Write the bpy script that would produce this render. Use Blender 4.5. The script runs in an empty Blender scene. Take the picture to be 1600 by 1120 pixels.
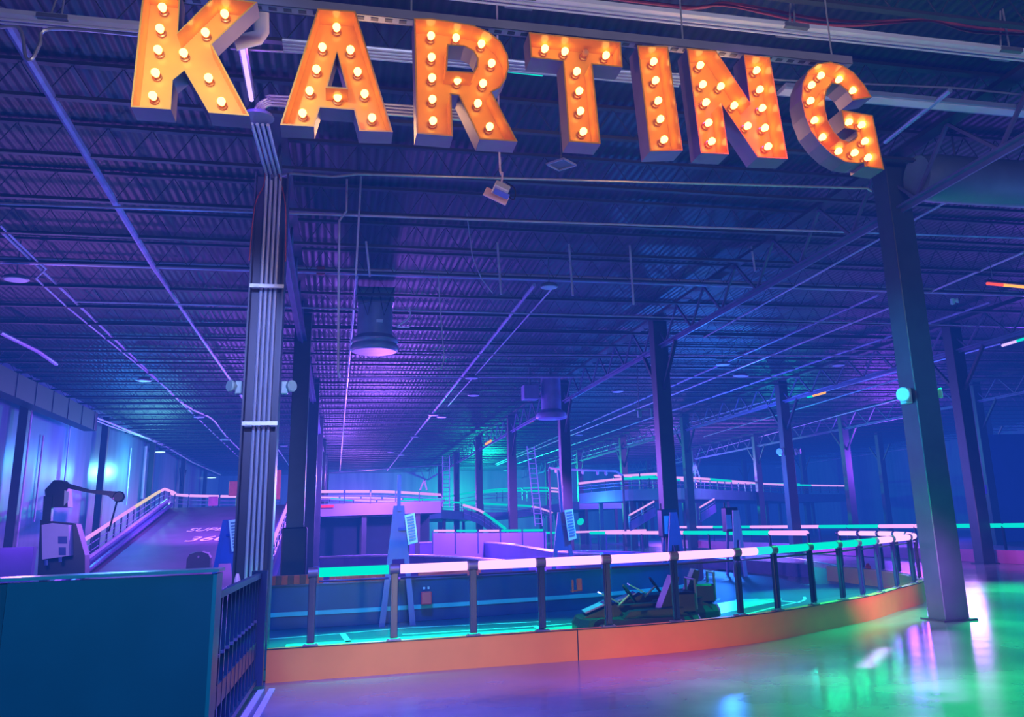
import bpy, bmesh, math, random
from mathutils import Vector, Matrix
from mathutils.geometry import tessellate_polygon
random.seed(7)
R = math.radians
S = bpy.context.scene
COL = S.collection
# ------------------------------------------------------------------ camera
F, CX, CY, HC = 1393.5, 885.5, 457.4, 1.6
yaw, pit, rol = R(14.516), R(14.509), R(-2.0414)
FW = Vector((math.sin(yaw)*math.cos(pit), math.cos(yaw)*math.cos(pit), math.sin(pit)))
_r0 = Vector((math.cos(yaw), -math.sin(yaw), 0)); _u0 = _r0.cross(FW)
RT = _r0*math.cos(rol)+_u0*math.sin(rol); UP = -_r0*math.sin(rol)+_u0*math.cos(rol)
CO = Vector((0, 0, HC))
cd = bpy.data.cameras.new('camera'); cam = bpy.data.objects.new('camera', cd); COL.objects.link(cam)
m = Matrix.Identity(4)
for i in range(3):
    m[i][0] = RT[i]; m[i][1] = UP[i]; m[i][2] = -FW[i]; m[i][3] = CO[i]
cam.matrix_world = m
cd.sensor_width = 36; cd.lens = F/1600*36; cd.shift_x = (800-CX)/1600; cd.shift_y = (CY-560)/1600
cd.clip_start = .05; cd.clip_end = 400
S.camera = cam
S.view_settings.view_transform = 'Standard'
S.view_settings.look = 'None'
S.view_settings.exposure = 0
S.cycles.max_bounces = 6; S.cycles.diffuse_bounces = 3; S.cycles.glossy_bounces = 3
S.cycles.transparent_max_bounces = 24; S.cycles.transmission_bounces = 4
S.cycles.sample_clamp_indirect = 4; S.cycles.use_denoising = True
S.cycles.volume_bounces = 0
S.cycles.caustics_reflective = False; S.cycles.caustics_refractive = False

def at(px, py, ax, v):
    """world point where the sight line of a photo pixel meets the plane axis=v (0 x, 1 y, 2 z)"""
    d = FW*F + RT*(px-CX) - UP*(py-CY)
    t = (v-CO[ax])/d[ax]
    return CO+d*t

# ------------------------------------------------------------------ materials
MATS = {}
def lin(c):
    if isinstance(c, str):
        c = [int(c[i:i+2], 16)/255 for i in (0, 2, 4)]
        c = [x/12.92 if x <= .04045 else ((x+.055)/1.055)**2.4 for x in c]
    return tuple(c)+(1,)
def pbr(name, col, rough=.5, metal=0, var=.12, scale=6, bump=0, coat=0, spec=.5):
    if name in MATS: return MATS[name]
    mt = bpy.data.materials.new(name); mt.use_nodes = True
    nt = mt.node_tree; b = nt.nodes['Principled BSDF']
    c = lin(col)
    tc = nt.nodes.new('ShaderNodeTexCoord'); nz = nt.nodes.new('ShaderNodeTexNoise')
    nz.inputs['Scale'].default_value = scale; nz.inputs['Detail'].default_value = 3
    nt.links.new(tc.outputs['Object'], nz.inputs['Vector'])
    rp = nt.nodes.new('ShaderNodeValToRGB')
    rp.color_ramp.elements[0].position = .3; rp.color_ramp.elements[1].position = .7
    rp.color_ramp.elements[0].color = tuple(x*(1-var) for x in c[:3])+(1,)
    rp.color_ramp.elements[1].color = tuple(min(1, x*(1+var)) for x in c[:3])+(1,)
    nt.links.new(nz.outputs['Fac'], rp.inputs['Fac']); nt.links.new(rp.outputs['Color'], b.inputs['Base Color'])
    b.inputs['Roughness'].default_value = rough; b.inputs['Metallic'].default_value = metal
    b.inputs['Specular IOR Level'].default_value = spec
    b.inputs['Coat Weight'].default_value = coat; b.inputs['Coat Roughness'].default_value = .1
    if bump:
        bp = nt.nodes.new('ShaderNodeBump'); bp.inputs['Strength'].default_value = bump
        nt.links.new(nz.outputs['Fac'], bp.inputs['Height']); nt.links.new(bp.outputs['Normal'], b.inputs['Normal'])
    MATS[name] = mt
    return mt
def emit(name, col, strength, sample=False):
    if name in MATS: return MATS[name]
    mt = bpy.data.materials.new(name); mt.use_nodes = True
    nt = mt.node_tree; nt.nodes.remove(nt.nodes['Principled BSDF'])
    e = nt.nodes.new('ShaderNodeEmission'); e.inputs['Color'].default_value = lin(col); e.inputs['Strength'].default_value = strength
    nt.links.new(e.outputs[0], nt.nodes['Material Output'].inputs['Surface'])
    mt.cycles.emission_sampling = 'FRONT' if sample else 'NONE'
    MATS[name] = mt
    return mt

BLACKSTEEL = pbr('black_painted_steel', '2b2f3c', .45, 0, .15, 3)
GREYSTEEL = pbr('grey_steel', '6f7286', .4, .3, .15, 5)
GALV = pbr('galvanised_conduit', 'b9bccb', .3, .5, .1, 9)
PIPE = pbr('pale_sprinkler_pipe', 'c4bce4', .4, .1, .15, 4)
PIPE2 = pbr('dull_pipe', '9a92cc', .45, .1, .2, 4)
JOIST = pbr('dark_roof_steel', '3a3a46', .6, 0, .2, 2)
DARKJ = pbr('dark_girder_paint', '2c2b3c', .6, 0, .2, 2)
WHITE = pbr('white_paint', 'd8d8e4', .45, 0, .05, 4)
ORANGE = pbr('orange_paint', 'f0923c', .45, 0, .06, 2)
ORANGEIN = pbr('orange_sign_enamel', (.84, .38, .03), .22, 0, .06, 5)
SIGNOUT = pbr('sign_side_metal', '8a7a96', .5, .1, .1, 4)
BLACK = pbr('matt_black', '15171f', .5, 0, .2, 5)
RUBBER = pbr('kart_black_plastic', '12161e', .45, 0, .2, 5)
BLUEBOX = pbr('blue_grey_panel', '2f5a78', .5, 0, .1, 1.5)
RED = pbr('red_plastic', 'e0382c', .45, 0, .1, 6)
REDC = pbr('red_cable', 'b04850', .5, 0, .1, 6)
TRACKPAD = pbr('blue_barrier_plastic', '143a72', .4, 0, .15, 2)
DECKSIDE = pbr('pale_fascia_panel', '8a86a6', .5, 0, .08, 1)
WOODRAMP = pbr('dark_ramp_surface', '5c4668', .6, 0, .15, 1.2)
PAINTLINE = pbr('pale_line_paint', 'c8d8e8', .5, 0, .1, 4)
PLASTICW = pbr('white_plastic', 'c8d2e4', .4, 0, .05, 6)
TEXTM = pbr('lavender_lettering', 'e8e4f4', .5, 0, .03, 6)

T_PINK = emit('tube_pink', (1.25, .62, 1.2), 1.25)
T_PFAR = emit('tube_pink_far', (1.15, .52, 1.1), 1.1)
T_PINKS = emit('tube_pink_soft', (1.0, .38, 1.05), 1.1)
T_GREEN = emit('tube_green', (0, .95, .68), 1.0)
T_CYAN = emit('tube_cyan', (0.02, .85, .8), 1.0)
T_YEL = emit('tube_yellow', (1.0, .75, .45), 1.1)
T_RED = emit('tube_red', (1.0, .09, .03), 1.4)
T_ORG = emit('tube_orange', (1.1, .45, .04), 1.5)
T_UV = emit('tube_violet', (.75, .5, 1.3), 1.4)
BULB = emit('bulb_glow', (1.0, .5, .1), 8, True)
BULBOFF = pbr('unlit_bulb_glass', 'd8a060', .15, 0, .1, 9)
SOCKET = pbr('brass_socket', 'c88a30', .35, .6, .1, 20)
LAMPW = emit('lamp_white', (.55, .95, 1.0), 2.5)

def glass_mat():
    mt = bpy.data.materials.new('clear_glass'); mt.use_nodes = True
    nt = mt.node_tree; nt.nodes.remove(nt.nodes['Principled BSDF'])
    t = nt.nodes.new('ShaderNodeBsdfTransparent'); t.inputs[0].default_value = (.8, .9, .97, 1)
    g = nt.nodes.new('ShaderNodeBsdfGlossy'); g.inputs['Roughness'].default_value = .03
    mx = nt.nodes.new('ShaderNodeMixShader')
    mx.inputs[0].default_value = .05; nt.links.new(t.outputs[0], mx.inputs[1]); nt.links.new(g.outputs[0], mx.inputs[2])
    nt.links.new(mx.outputs[0], nt.nodes['Material Output'].inputs['Surface'])
    return mt
GLASS = glass_mat()

# ------------------------------------------------------------------ mesh helpers
def nb(): return bmesh.new()
def frame(d):
    d = d.normalized(); a = Vector((0, 0, 1)) if abs(d.z) < .95 else Vector((1, 0, 0))
    s = d.cross(a).normalized(); return s, s.cross(d).normalized()
def box(bm, c, s, M=None, bev=0):
    r = bmesh.ops.create_cube(bm, size=1, matrix=Matrix.Translation(c) @ (M.to_4x4() if M else Matrix()) @ Matrix.Diagonal((*s, 1)))
    if bev:
        es = {e for v in r['verts'] for e in v.link_edges}
        bmesh.ops.bevel(bm, geom=list(es), offset=bev, segments=1, affect='EDGES')
    return bm
def bar(bm, a, b, w, h=None):
    a, b = Vector(a), Vector(b); d = b-a; h = h or w; s, u = frame(d)
    M = Matrix((d.normalized(), s, u)).transposed()
    return box(bm, (a+b)/2, (d.length, w, h), M)
def tube(bm, pts, r, n=8, caps=True):
    pts = [Vector(p) for p in pts]; rings = []
    for i, p in enumerate(pts):
        d = (pts[min(i+1, len(pts)-1)]-pts[max(i-1, 0)])
        if i == 0: s, u = frame(d)
        else:
            dn = d.normalized(); s = (s-dn*s.dot(dn)).normalized(); u = s.cross(dn)
        rr = r[i] if isinstance(r, (list, tuple)) else r
        rings.append([bm.verts.new(p+(s*math.cos(2*math.pi*k/n)+u*math.sin(2*math.pi*k/n))*rr) for k in range(n)])
    for a, b in zip(rings, rings[1:]):
        for k in range(n): bm.faces.new((a[k], a[(k+1) % n], b[(k+1) % n], b[k]))
    if caps:
        bm.faces.new(rings[0][::-1]); bm.faces.new(rings[-1])
    return bm
def lathe(bm, prof, c, n=20, M=None):
    c = Vector(c); rings = []
    for r, z in prof:
        ring = []
        for k in range(n):
            v = Vector((r*math.cos(2*math.pi*k/n), r*math.sin(2*math.pi*k/n), z))
            if M: v = M @ v
            ring.append(bm.verts.new(c+v))
        rings.append(ring)
    for a, b in zip(rings, rings[1:]):
        for k in range(n): bm.faces.new((a[k], a[(k+1) % n], b[(k+1) % n], b[k]))
    bm.faces.new(rings[0][::-1]); bm.faces.new(rings[-1])
    return bm
def poly(bm, pts):
    return bm.faces.new([bm.verts.new(p) for p in pts])
def prism(bm, pts, d):
    """closed polygon pts extruded by vector d"""
    d = Vector(d); a = [bm.verts.new(Vector(p)) for p in pts]; b = [bm.verts.new(Vector(p)+d) for p in pts]
    bm.faces.new(a[::-1]); bm.faces.new(b); n = len(a)
    for i in range(n): bm.faces.new((a[i], a[(i+1) % n], b[(i+1) % n], b[i]))
    return bm
def smoothpts(pts, n=6):
    """Catmull-Rom through pts"""
    P = [Vector(p) for p in pts]; out = []
    for i in range(len(P)-1):
        p0, p1, p2, p3 = P[max(i-1, 0)], P[i], P[i+1], P[min(i+2, len(P)-1)]
        for k in range(n):
            t = k/n
            out.append(.5*((2*p1)+(p2-p0)*t+(2*p0-5*p1+4*p2-p3)*t*t+(3*p1-p0-3*p2+p3)*t**3))
    out.append(P[-1]); return out
def tag(o, label=None, cat=None, group=None, kind=None):
    if label: o['label'] = label
    if cat: o['category'] = cat
    if group: o['group'] = group
    if kind: o['kind'] = kind
    return o
def empty(name, loc, label, cat, group=None):
    o = bpy.data.objects.new(name, None); COL.objects.link(o); o.location = loc; o.empty_display_size = .1
    return tag(o, label, cat, group)
def obj(name, bm, mat, parent=None, smooth=False, label=None, cat=None, group=None, kind=None):
    bmesh.ops.recalc_face_normals(bm, faces=bm.faces)
    me = bpy.data.meshes.new(name); bm.to_mesh(me); bm.free()
    for x in (mat if isinstance(mat, (list, tuple)) else [mat]): me.materials.append(x)
    if smooth:
        for p in me.polygons: p.use_smooth = True
        try: me.set_sharp_from_angle(angle=R(40))
        except Exception: pass
    o = bpy.data.objects.new(name, me); COL.objects.link(o)
    if parent:
        adopt(o, parent)
    return tag(o, label, cat, group, kind)
def adopt(o, parent):
    o.parent = parent; w = Matrix(); q = parent; chain = []
    while q: chain.append(q); q = q.parent
    for q in reversed(chain): w = w @ q.matrix_parent_inverse @ Matrix.LocRotScale(q.location, q.rotation_euler, q.scale)
    o.matrix_parent_inverse = w.inverted()
def dup(o, parent=None, loc=None, label=None):
    c = o.copy(); COL.objects.link(c)
    if parent: c.parent = parent
    if loc is not None: c.location = loc
    if label: c['label'] = label
    for ch in [x for x in bpy.data.objects if x.parent == o]:
        dup(ch, c)
    return c
ORD = ['first', 'second', 'third', 'fourth', 'fifth', 'sixth', 'seventh', 'eighth', 'ninth', 'tenth', 'eleventh', 'twelfth']

# ------------------------------------------------------------------ the shell
X0, X1, Y0, Y1, ZC = -11.4, 49.3, -7.0, 95.3, 7.75
def floor_mat():
    mt = bpy.data.materials.new('polished_concrete'); mt.use_nodes = True; nt = mt.node_tree; b = nt.nodes['Principled BSDF']
    tc = nt.nodes.new('ShaderNodeTexCoord'); nz = nt.nodes.new('ShaderNodeTexNoise'); nz.inputs['Scale'].default_value = .7; nz.inputs['Detail'].default_value = 6
    nt.links.new(tc.outputs['Object'], nz.inputs['Vector'])
    rp = nt.nodes.new('ShaderNodeValToRGB'); rp.color_ramp.elements[0].color = lin('5c606a'); rp.color_ramp.elements[1].color = lin('82868e')
    rp.color_ramp.elements[0].position = .3; rp.color_ramp.elements[1].position = .7
    nt.links.new(nz.outputs['Fac'], rp.inputs['Fac']); nt.links.new(rp.outputs['Color'], b.inputs['Base Color'])
    rr = nt.nodes.new('ShaderNodeMapRange'); rr.inputs['To Min'].default_value = .1; rr.inputs['To Max'].default_value = .26
    nt.links.new(nz.outputs['Fac'], rr.inputs['Value']); nt.links.new(rr.outputs[0], b.inputs['Roughness'])
    b.inputs['Specular IOR Level'].default_value = .4
    n2 = nt.nodes.new('ShaderNodeTexNoise'); n2.inputs['Scale'].default_value = 2.2; nt.links.new(tc.outputs['Object'], n2.inputs['Vector'])
    bp = nt.nodes.new('ShaderNodeBump'); bp.inputs['Strength'].default_value = .06; bp.inputs['Distance'].default_value = .05
    nt.links.new(n2.outputs['Fac'], bp.inputs['Height']); nt.links.new(bp.outputs['Normal'], b.inputs['Normal'])
    return mt
def ceil_mat():
    mt = bpy.data.materials.new('ribbed_roof_deck'); mt.use_nodes = True; nt = mt.node_tree; b = nt.nodes['Principled BSDF']
    tc = nt.nodes.new('ShaderNodeTexCoord'); wv = nt.nodes.new('ShaderNodeTexWave'); wv.bands_direction = 'X'; wv.inputs['Scale'].default_value = 2.1
    nt.links.new(tc.outputs['Object'], wv.inputs['Vector'])
    rp = nt.nodes.new('ShaderNodeValToRGB'); rp.color_ramp.elements[0].color = lin('191a20'); rp.color_ramp.elements[1].color = lin('262630')
    rp.color_ramp.elements[0].position = .25; rp.color_ramp.elements[1].position = .6
    nt.links.new(wv.outputs['Fac'], rp.inputs['Fac']); nt.links.new(rp.outputs['Color'], b.inputs['Base Color'])
    b.inputs['Roughness'].default_value = .55
    bp = nt.nodes.new('ShaderNodeBump'); bp.inputs['Strength'].default_value = .35; bp.inputs['Distance'].default_value = .05
    nt.links.new(wv.outputs['Fac'], bp.inputs['Height']); nt.links.new(bp.outputs['Normal'], b.inputs['Normal'])
    return mt
def wall_mat(name, a, bcol, horiz='Y'):
    mt = bpy.data.materials.new(name); mt.use_nodes = True; nt = mt.node_tree; b = nt.nodes['Principled BSDF']
    tc = nt.nodes.new('ShaderNodeTexCoord'); mp = nt.nodes.new('ShaderNodeMapping')
    mp.inputs['Scale'].default_value = (1.2, 1.2, .12)
    nz = nt.nodes.new('ShaderNodeTexNoise'); nz.inputs['Scale'].default_value = 1.3; nz.inputs['Detail'].default_value = 4
    nt.links.new(tc.outputs['Object'], mp.inputs['Vector']); nt.links.new(mp.outputs[0], nz.inputs['Vector'])
    rp = nt.nodes.new('ShaderNodeValToRGB'); rp.color_ramp.elements[0].color = lin(a); rp.color_ramp.elements[1].color = lin(bcol)
    rp.color_ramp.elements[0].position = .35; rp.color_ramp.elements[1].position = .65
    nt.links.new(nz.outputs['Fac'], rp.inputs['Fac']); nt.links.new(rp.outputs['Color'], b.inputs['Base Color'])
    b.inputs['Roughness'].default_value = .38
    return mt
WALLM = wall_mat('painted_tilt_up_wall', '46608a', '587298')
obj('floor', box(nb(), ((X0+X1)/2, (Y0+Y1)/2, -.1), (X1-X0+1, Y1-Y0+1, .2)), floor_mat(), kind='structure')
obj('ceiling', box(nb(), ((X0+X1)/2, (Y0+Y1)/2, ZC+.1), (X1-X0+1, Y1-Y0+1, .2)), ceil_mat(), kind='structure')
obj('wall_left', box(nb(), (X0-.15, (Y0+Y1)/2, ZC/2), (.3, Y1-Y0+.6, ZC)), WALLM, kind='structure')
obj('wall_right', box(nb(), (X1+.15, (Y0+Y1)/2, ZC/2), (.3, Y1-Y0+.6, ZC)), WALLM, kind='structure')
obj('wall_back', box(nb(), ((X0+X1)/2, Y1+.15, ZC/2), (X1-X0+.6, .3, ZC)), WALLM, kind='structure')
obj('wall_front', box(nb(), ((X0+X1)/2, Y0-.15, ZC/2), (X1-X0+.6, .3, ZC)), WALLM, kind='structure')

# railing base line (front of the track)
FR = [(-.72, 11.22), (1.0, 11.2), (2.86, 11.18), (3.7, 11.2), (4.6, 11.33), (5.7, 11.68), (7.0, 12.42), (8.1, 13.1), (9.1, 13.95), (10.44, 15.1), (11.3, 16.6), (11.85, 18.6), (12.0, 21.0)]
FRS = [Vector((p.x, p.y, 0)) for p in smoothpts([(x, y, 0) for x, y in FR], 6)]
def offs(pts, d):
    out = []
    for i, p in enumerate(pts):
        t = (pts[min(i+1, len(pts)-1)]-pts[max(i-1, 0)]).normalized()
        out.append(p+Vector((-t.y, t.x, 0))*d)
    return out
# track surface: dark asphalt inside the railing
tp = offs(FRS, .1)+[Vector(p) for p in ((12.1, 95, 0), (-11.3, 95, 0), (-11.3, 11.6, 0))]
ASPH = pbr('track_asphalt', '2a5068', .5, 0, .2, .5)
bm = nb(); prism(bm, [p+Vector((0, 0, .003)) for p in tp], (0, 0, .003))
obj('floor_track', bm, ASPH, kind='structure')
bm = nb(); prism(bm, [(x, y, .003) for x, y in ((19.5, 6), (49.2, 6), (49.2, 95), (19.5, 95))], (0, 0, .003))
obj('floor_track', bm, ASPH, kind='structure')

# ------------------------------------------------------------------ columns
CXS = [-1.017+10.0285*i for i in range(-1, 6)]; CYS = [12.474+11.779*j for j in range(8)]
def col_square(x, y, label, group=None, w=.42, top=7.42, brace=True, mat=None):
    e = empty('steel_column', (x, y, 0), label, 'column', group); e['kind'] = 'thing'
    obj('column_shaft', box(nb(), (x, y, top/2), (w, w, top), bev=.012), mat or BLACKSTEEL, e)
    b = nb(); box(b, (x, y, .012), (w+.16, w+.16, .024))
    obj('base_plate', b, BLACKSTEEL, e)
    for s in (-1, 1) if brace else ():
        obj('knee_brace', bar(nb(), (x, y+s*.2, 5.25), (x, y+s*1.35, 6.45), .09), BLACKSTEEL, e)
    return e
rowname = {1: 'row behind the big right column', 2: 'row just right of the big right column', 3: 'third row towards the right wall', 4: 'row nearest the right wall', 0: 'row behind the conduit column', -1: 'row against the left wall'}
for i in range(-1, 5):
    n = 0
    for j in range(7):
        x, y = CXS[i+1], CYS[j]
        if (i, j) == (0, 0) or (i >= 2 and j == 0) or (i == 3 and j == 1) or (i == 4 and j in (1, 2)) or (i == -1 and j < 2): continue
        n += 1
        if (i, j) == (1, 0): lab = 'big dark steel column at right, green lit on its left face'; n = 0
        elif (i, j) == (2, 1): lab = 'dark steel column just right of and behind the big right column'; n = 0
        else: lab = '%s dark column from the front in the %s' % (ORD[n-1], rowname[i])
        ec = col_square(x, y, lab, w=.42 if i >= 0 else .3, brace=(i, j) != (1, 0) and i != 0 and not (i == -1 and j != 5), mat=pbr('column_slate', '364250', .45, 0, .12, 3) if (i, j) == (1, 0) else BLACKSTEEL)
        if (i, j) == (0, 1): obj('column_pad', box(nb(), (x, y, 1.0), (.6, .6, 1.5), bev=.03), BLACK, ec)
# conduit column: wide-flange section, web facing the camera
x, y = CXS[1], CYS[0]
e = empty('steel_column', (x, y, 0), 'wide flange steel column carrying four bright conduits, left of centre', 'column'); e['kind'] = 'thing'
b = nb()
for s in (-1, 1): box(b, (x+s*.215, y, 3.25), (.022, .4, 6.5))
box(b, (x, y, 3.25), (.43, .03, 6.5))
obj('column_shaft', b, pbr('column_grey_blue', '363b6a', .4, .1, .1, 3), e)
obj('base_plate', box(nb(), (x, y, .012), (.6, .6, .024)), BLACKSTEEL, e)
pl = at(403, 185, 1, 10.6)
for k in range(4):
    dx = (k-1.5)*.062
    pts = [(x+dx+.015, y-.06, .95), (x+dx+.015, y-.06, 6.35), (x+dx+.012, y-.09, 6.5), (pl.x+dx+.02, pl.y+.06, pl.z-.05)]
    obj('conduit', tube(nb(), pts, .021, 8), pbr('bright_conduit', 'b8ccff', .35, 0, .05, 9), smooth=True, label='%s of four bright vertical conduits on the left column, counted from left' % ORD[k], cat='conduit', group='conduits on the left column')
for k, z in enumerate((3.0, 4.85)):
    b = nb(); box(b, (x+.01, y-.215, z), (.44, .03, .05)); 
    for s in (-1, 1): box(b, (x+s*.14+.01, y-.235, z), (.09, .012, .026))
    obj('conduit_strap', b, GALV, label='metal strap across the conduits on the left column, %s one' % ('lower', 'upper')[k], cat='bracket')
b = nb(); box(b, (x+.015, y-.16, .82), (.36, .2, .3), bev=.01)
obj('junction_box', b, pbr('pale_blue_box', '7f9cc8', .4, 0, .06, 5), label='pale blue box at foot of the four conduits', cat='box')
obj('junction_disc', lathe(nb(), [(.02, .06), (.17, .05), (.19, .02), (.19, 0), (.02, -.005)], pl, 28), pbr('pale_blue_disc', '7a86c8', .4, 0, .06, 5), smooth=True, label='pale blue round disc at the top of the four conduits', cat='disc')
for s in (-1, 1):
    pts = smoothpts([(pl.x+s*.06, pl.y+.5, 6.75), (x+s*.1, y-.1, 6.45), (x+s*.2, y-.22, 6.0), (x+s*.235, y-.22, 5.2)], 5)
    obj('red_cable', tube(nb(), pts, .008, 6), REDC, label='thin red cable running down the %s edge of the conduit column' % ('left' if s < 0 else 'right'), cat='cable')

# ------------------------------------------------------------------ girders + joists
def girder(x, label, y0=-6, y1=95):
    e = empty('roof_girder', (x, 12.4, 6.5), label, 'girder')
    b = nb(); box(b, (x, (y0+y1)/2, 7.42), (.26, y1-y0, .05)); box(b, (x, (y0+y1)/2, 7.49), (.04, y1-y0, .1)); obj('top_chord', b, DARKJ, e)
    b = nb(); box(b, (x, (y0+y1)/2, 6.52), (.22, y1-y0, .04)); box(b, (x, (y0+y1)/2, 6.47), (.04, y1-y0, .08)); obj('bottom_chord', b, pbr('blue_lit_chord', '5b5c90', .45, .1, .15, 2), e)  # blue light falling on the bottom chord is put into its colour
    b = nb(); y = y0+.2; k = 0
    while y < y1-1:
        bar(b, (x, y, 6.54), (x, y+.98, 7.4), .05); bar(b, (x, y+.98, 7.4), (x, y+1.96, 6.54), .05); y += 1.963
    obj('web', b, pbr('girder_web_paint', '5a567e', .5, 0, .15, 2), e)
    return e
girder(CXS[1], 'roof girder passing over the conduit column on the left', 12.3)
girder(CXS[2], 'roof girder passing over the big right column')
girder(CXS[3], 'roof girder over the second column row from the right column')
girder(CXS[4], 'roof girder over the third column row at far right')
def joist_mesh():
    b = nb(); xa, xb = X0+.1, X1-.1; L = (xa+xb)/2
    box(b, (L, 0, 7.19), (xb-xa, .09, .03)); box(b, (L, 0, 7.215), (xb-xa, .02, .05))
    box(b, (L, 0, 7.69), (xb-xa, .11, .05)); n = int((xb-xa)/.62)
    for k in range(n):
        xx = xa+k*.62
        bar(b, (xx, 0, 7.2), (xx+.31, 0, 7.68), .012); bar(b, (xx+.31, 0, 7.68), (xx+.62, 0, 7.2), .012)
    return b
j0 = obj('roof_joist', joist_mesh(), JOIST, label='dark open web steel joist crossing under the ribbed roof deck', cat='joist', group='roof joists')
j0.location = (0, 11.85-1.963*4, 0)
for k in range(-3, 42): dup(j0, loc=(0, 11.85+1.963*k, 0))

# ------------------------------------------------------------------ marquee letters
YS, YD = 7.5, .26          # front rim plane and depth
Z32 = lambda l, ox: [(ox+a/3.2, b/3.2) for a, b in l]
Z4 = lambda l, ox: [(ox+a/4, b/4) for a, b in l]
LET = {
 'K': dict(o=[(224, -20), (282, -12), (278, 50), (334, -6), (402, 3), (331, 69), (390, 181), (326, 176), (288, 110), (270, 125), (267, 171), (204, 167)], h=[],
   b=[(254, 12), (250, 45), (247, 78), (243, 114), (239, 150), (287, 83), (321, 51), (351, 22), (326, 122), (346, 159)]),
 'A': dict(o=Z32([(308, 42), (497, 55), (685, 660), (517, 655), (490, 550), (320, 537), (290, 633), (120, 625)], 400), h=[Z32([(405, 260), (451, 438), (358, 432)], 400)],
   b=Z32([(403, 138), (332, 237), (472, 250), (302, 347), (508, 360), (268, 455), (408, 487), (543, 470), (233, 567), (580, 590)], 400)),
 'R': dict(o=Z32([(790, 90), (880, 92), (980, 106), (1090, 126), (1165, 158), (1225, 208), (1260, 275), (1265, 335), (1250, 395), (1220, 440), (1180, 460), (1308, 708), (1118, 697), (1013, 478), (978, 472), (985, 683), (803, 667)], 400),
   h=[Z32([(962, 226), (1040, 232), (1085, 255), (1106, 292), (1104, 330), (1085, 360), (957, 352)], 400)],
   b=Z32([(875, 180), (1000, 190), (1127, 220), (1178, 317), (878, 287), (880, 390), (882, 497), (885, 605), (1007, 403), (1135, 418), (1109, 518), (1168, 634)], 400)),
 'T': dict(o=Z4([(105, 200), (680, 262), (692, 422), (503, 403), (555, 900), (357, 885), (318, 382), (118, 360)], 800), h=[],
   b=Z4([(205, 305), (330, 322), (457, 332), (587, 347), (405, 447), (420, 570), (427, 695), (445, 823)], 800), off=2),
 'I': dict(o=Z4([(782, 283), (975, 290), (1068, 940), (862, 947)], 800), h=[], b=Z4([(885, 385), (897, 503), (913, 630), (927, 745), (950, 873)], 800)),
 'N': dict(o=[(1073, 75), (1119, 79), (1172, 160), (1162, 85), (1203, 89), (1231, 248), (1184, 246), (1128, 163), (1139, 241), (1095, 239)], h=[],
   b=[(1094, 102), (1098, 132), (1103, 160), (1107, 192), (1112, 221), (1126, 135), (1147, 165), (1168, 197), (1182, 110), (1187, 140), (1191, 169), (1195, 200), (1200, 229)]),
 'G': dict(o=Z4([(650, 608), (600, 525), (535, 450), (465, 405), (390, 385), (310, 395), (250, 440), (215, 520), (209, 620), (230, 720), (270, 820), (330, 900), (400, 965), (480, 1010), (560, 1022), (600, 1018), (602, 1040), (727, 1060), (655, 720), (458, 685), (478, 800), (552, 815), (556, 848), (540, 872), (505, 885), (455, 868), (410, 820), (375, 755), (358, 685), (356, 620), (368, 565), (402, 522), (450, 530), (495, 570), (530, 628)], 1200), h=[],
   b=Z4([(330, 472), (272, 532), (265, 630), (290, 752), (340, 858), (440, 945), (540, 955), (625, 985), (605, 883), (585, 780), (505, 763), (443, 497), (530, 565)], 1200)),
}
def inset(pts, d):
    n = len(pts); out = []
    A = sum(pts[i][0]*pts[(i+1) % n][1]-pts[(i+1) % n][0]*pts[i][1] for i in range(n))
    s = 1 if A > 0 else -1
    for i in range(n):
        a, p, c = pts[i-1], pts[i], pts[(i+1) % n]
        e1 = Vector((p[0]-a[0], p[1]-a[1])).normalized(); e2 = Vector((c[0]-p[0], c[1]-p[1])).normalized()
        n1 = Vector((-e1.y, e1.x))*s; n2 = Vector((-e2.y, e2.x))*s; q = (n1+n2)
        q = q/max(.35, 1+n1.dot(n2))
        out.append((p[0]+q.x*d, p[1]+q.y*d))
    return out
def flat(bm, loops, y, flip=False):
    L = [[Vector((p[0], p[1], 0)) for p in l] for l in loops]
    vs = [bm.verts.new((p.x, y, p.y)) for l in L for p in l]
    for t in tessellate_polygon(L): bm.faces.new([vs[i] for i in t])
bulb_src = sock_src = None
sign_words = {'K': 'first', 'A': 'second', 'R': 'third', 'T': 'fourth', 'I': 'fifth', 'N': 'sixth', 'G': 'last'}
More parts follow.
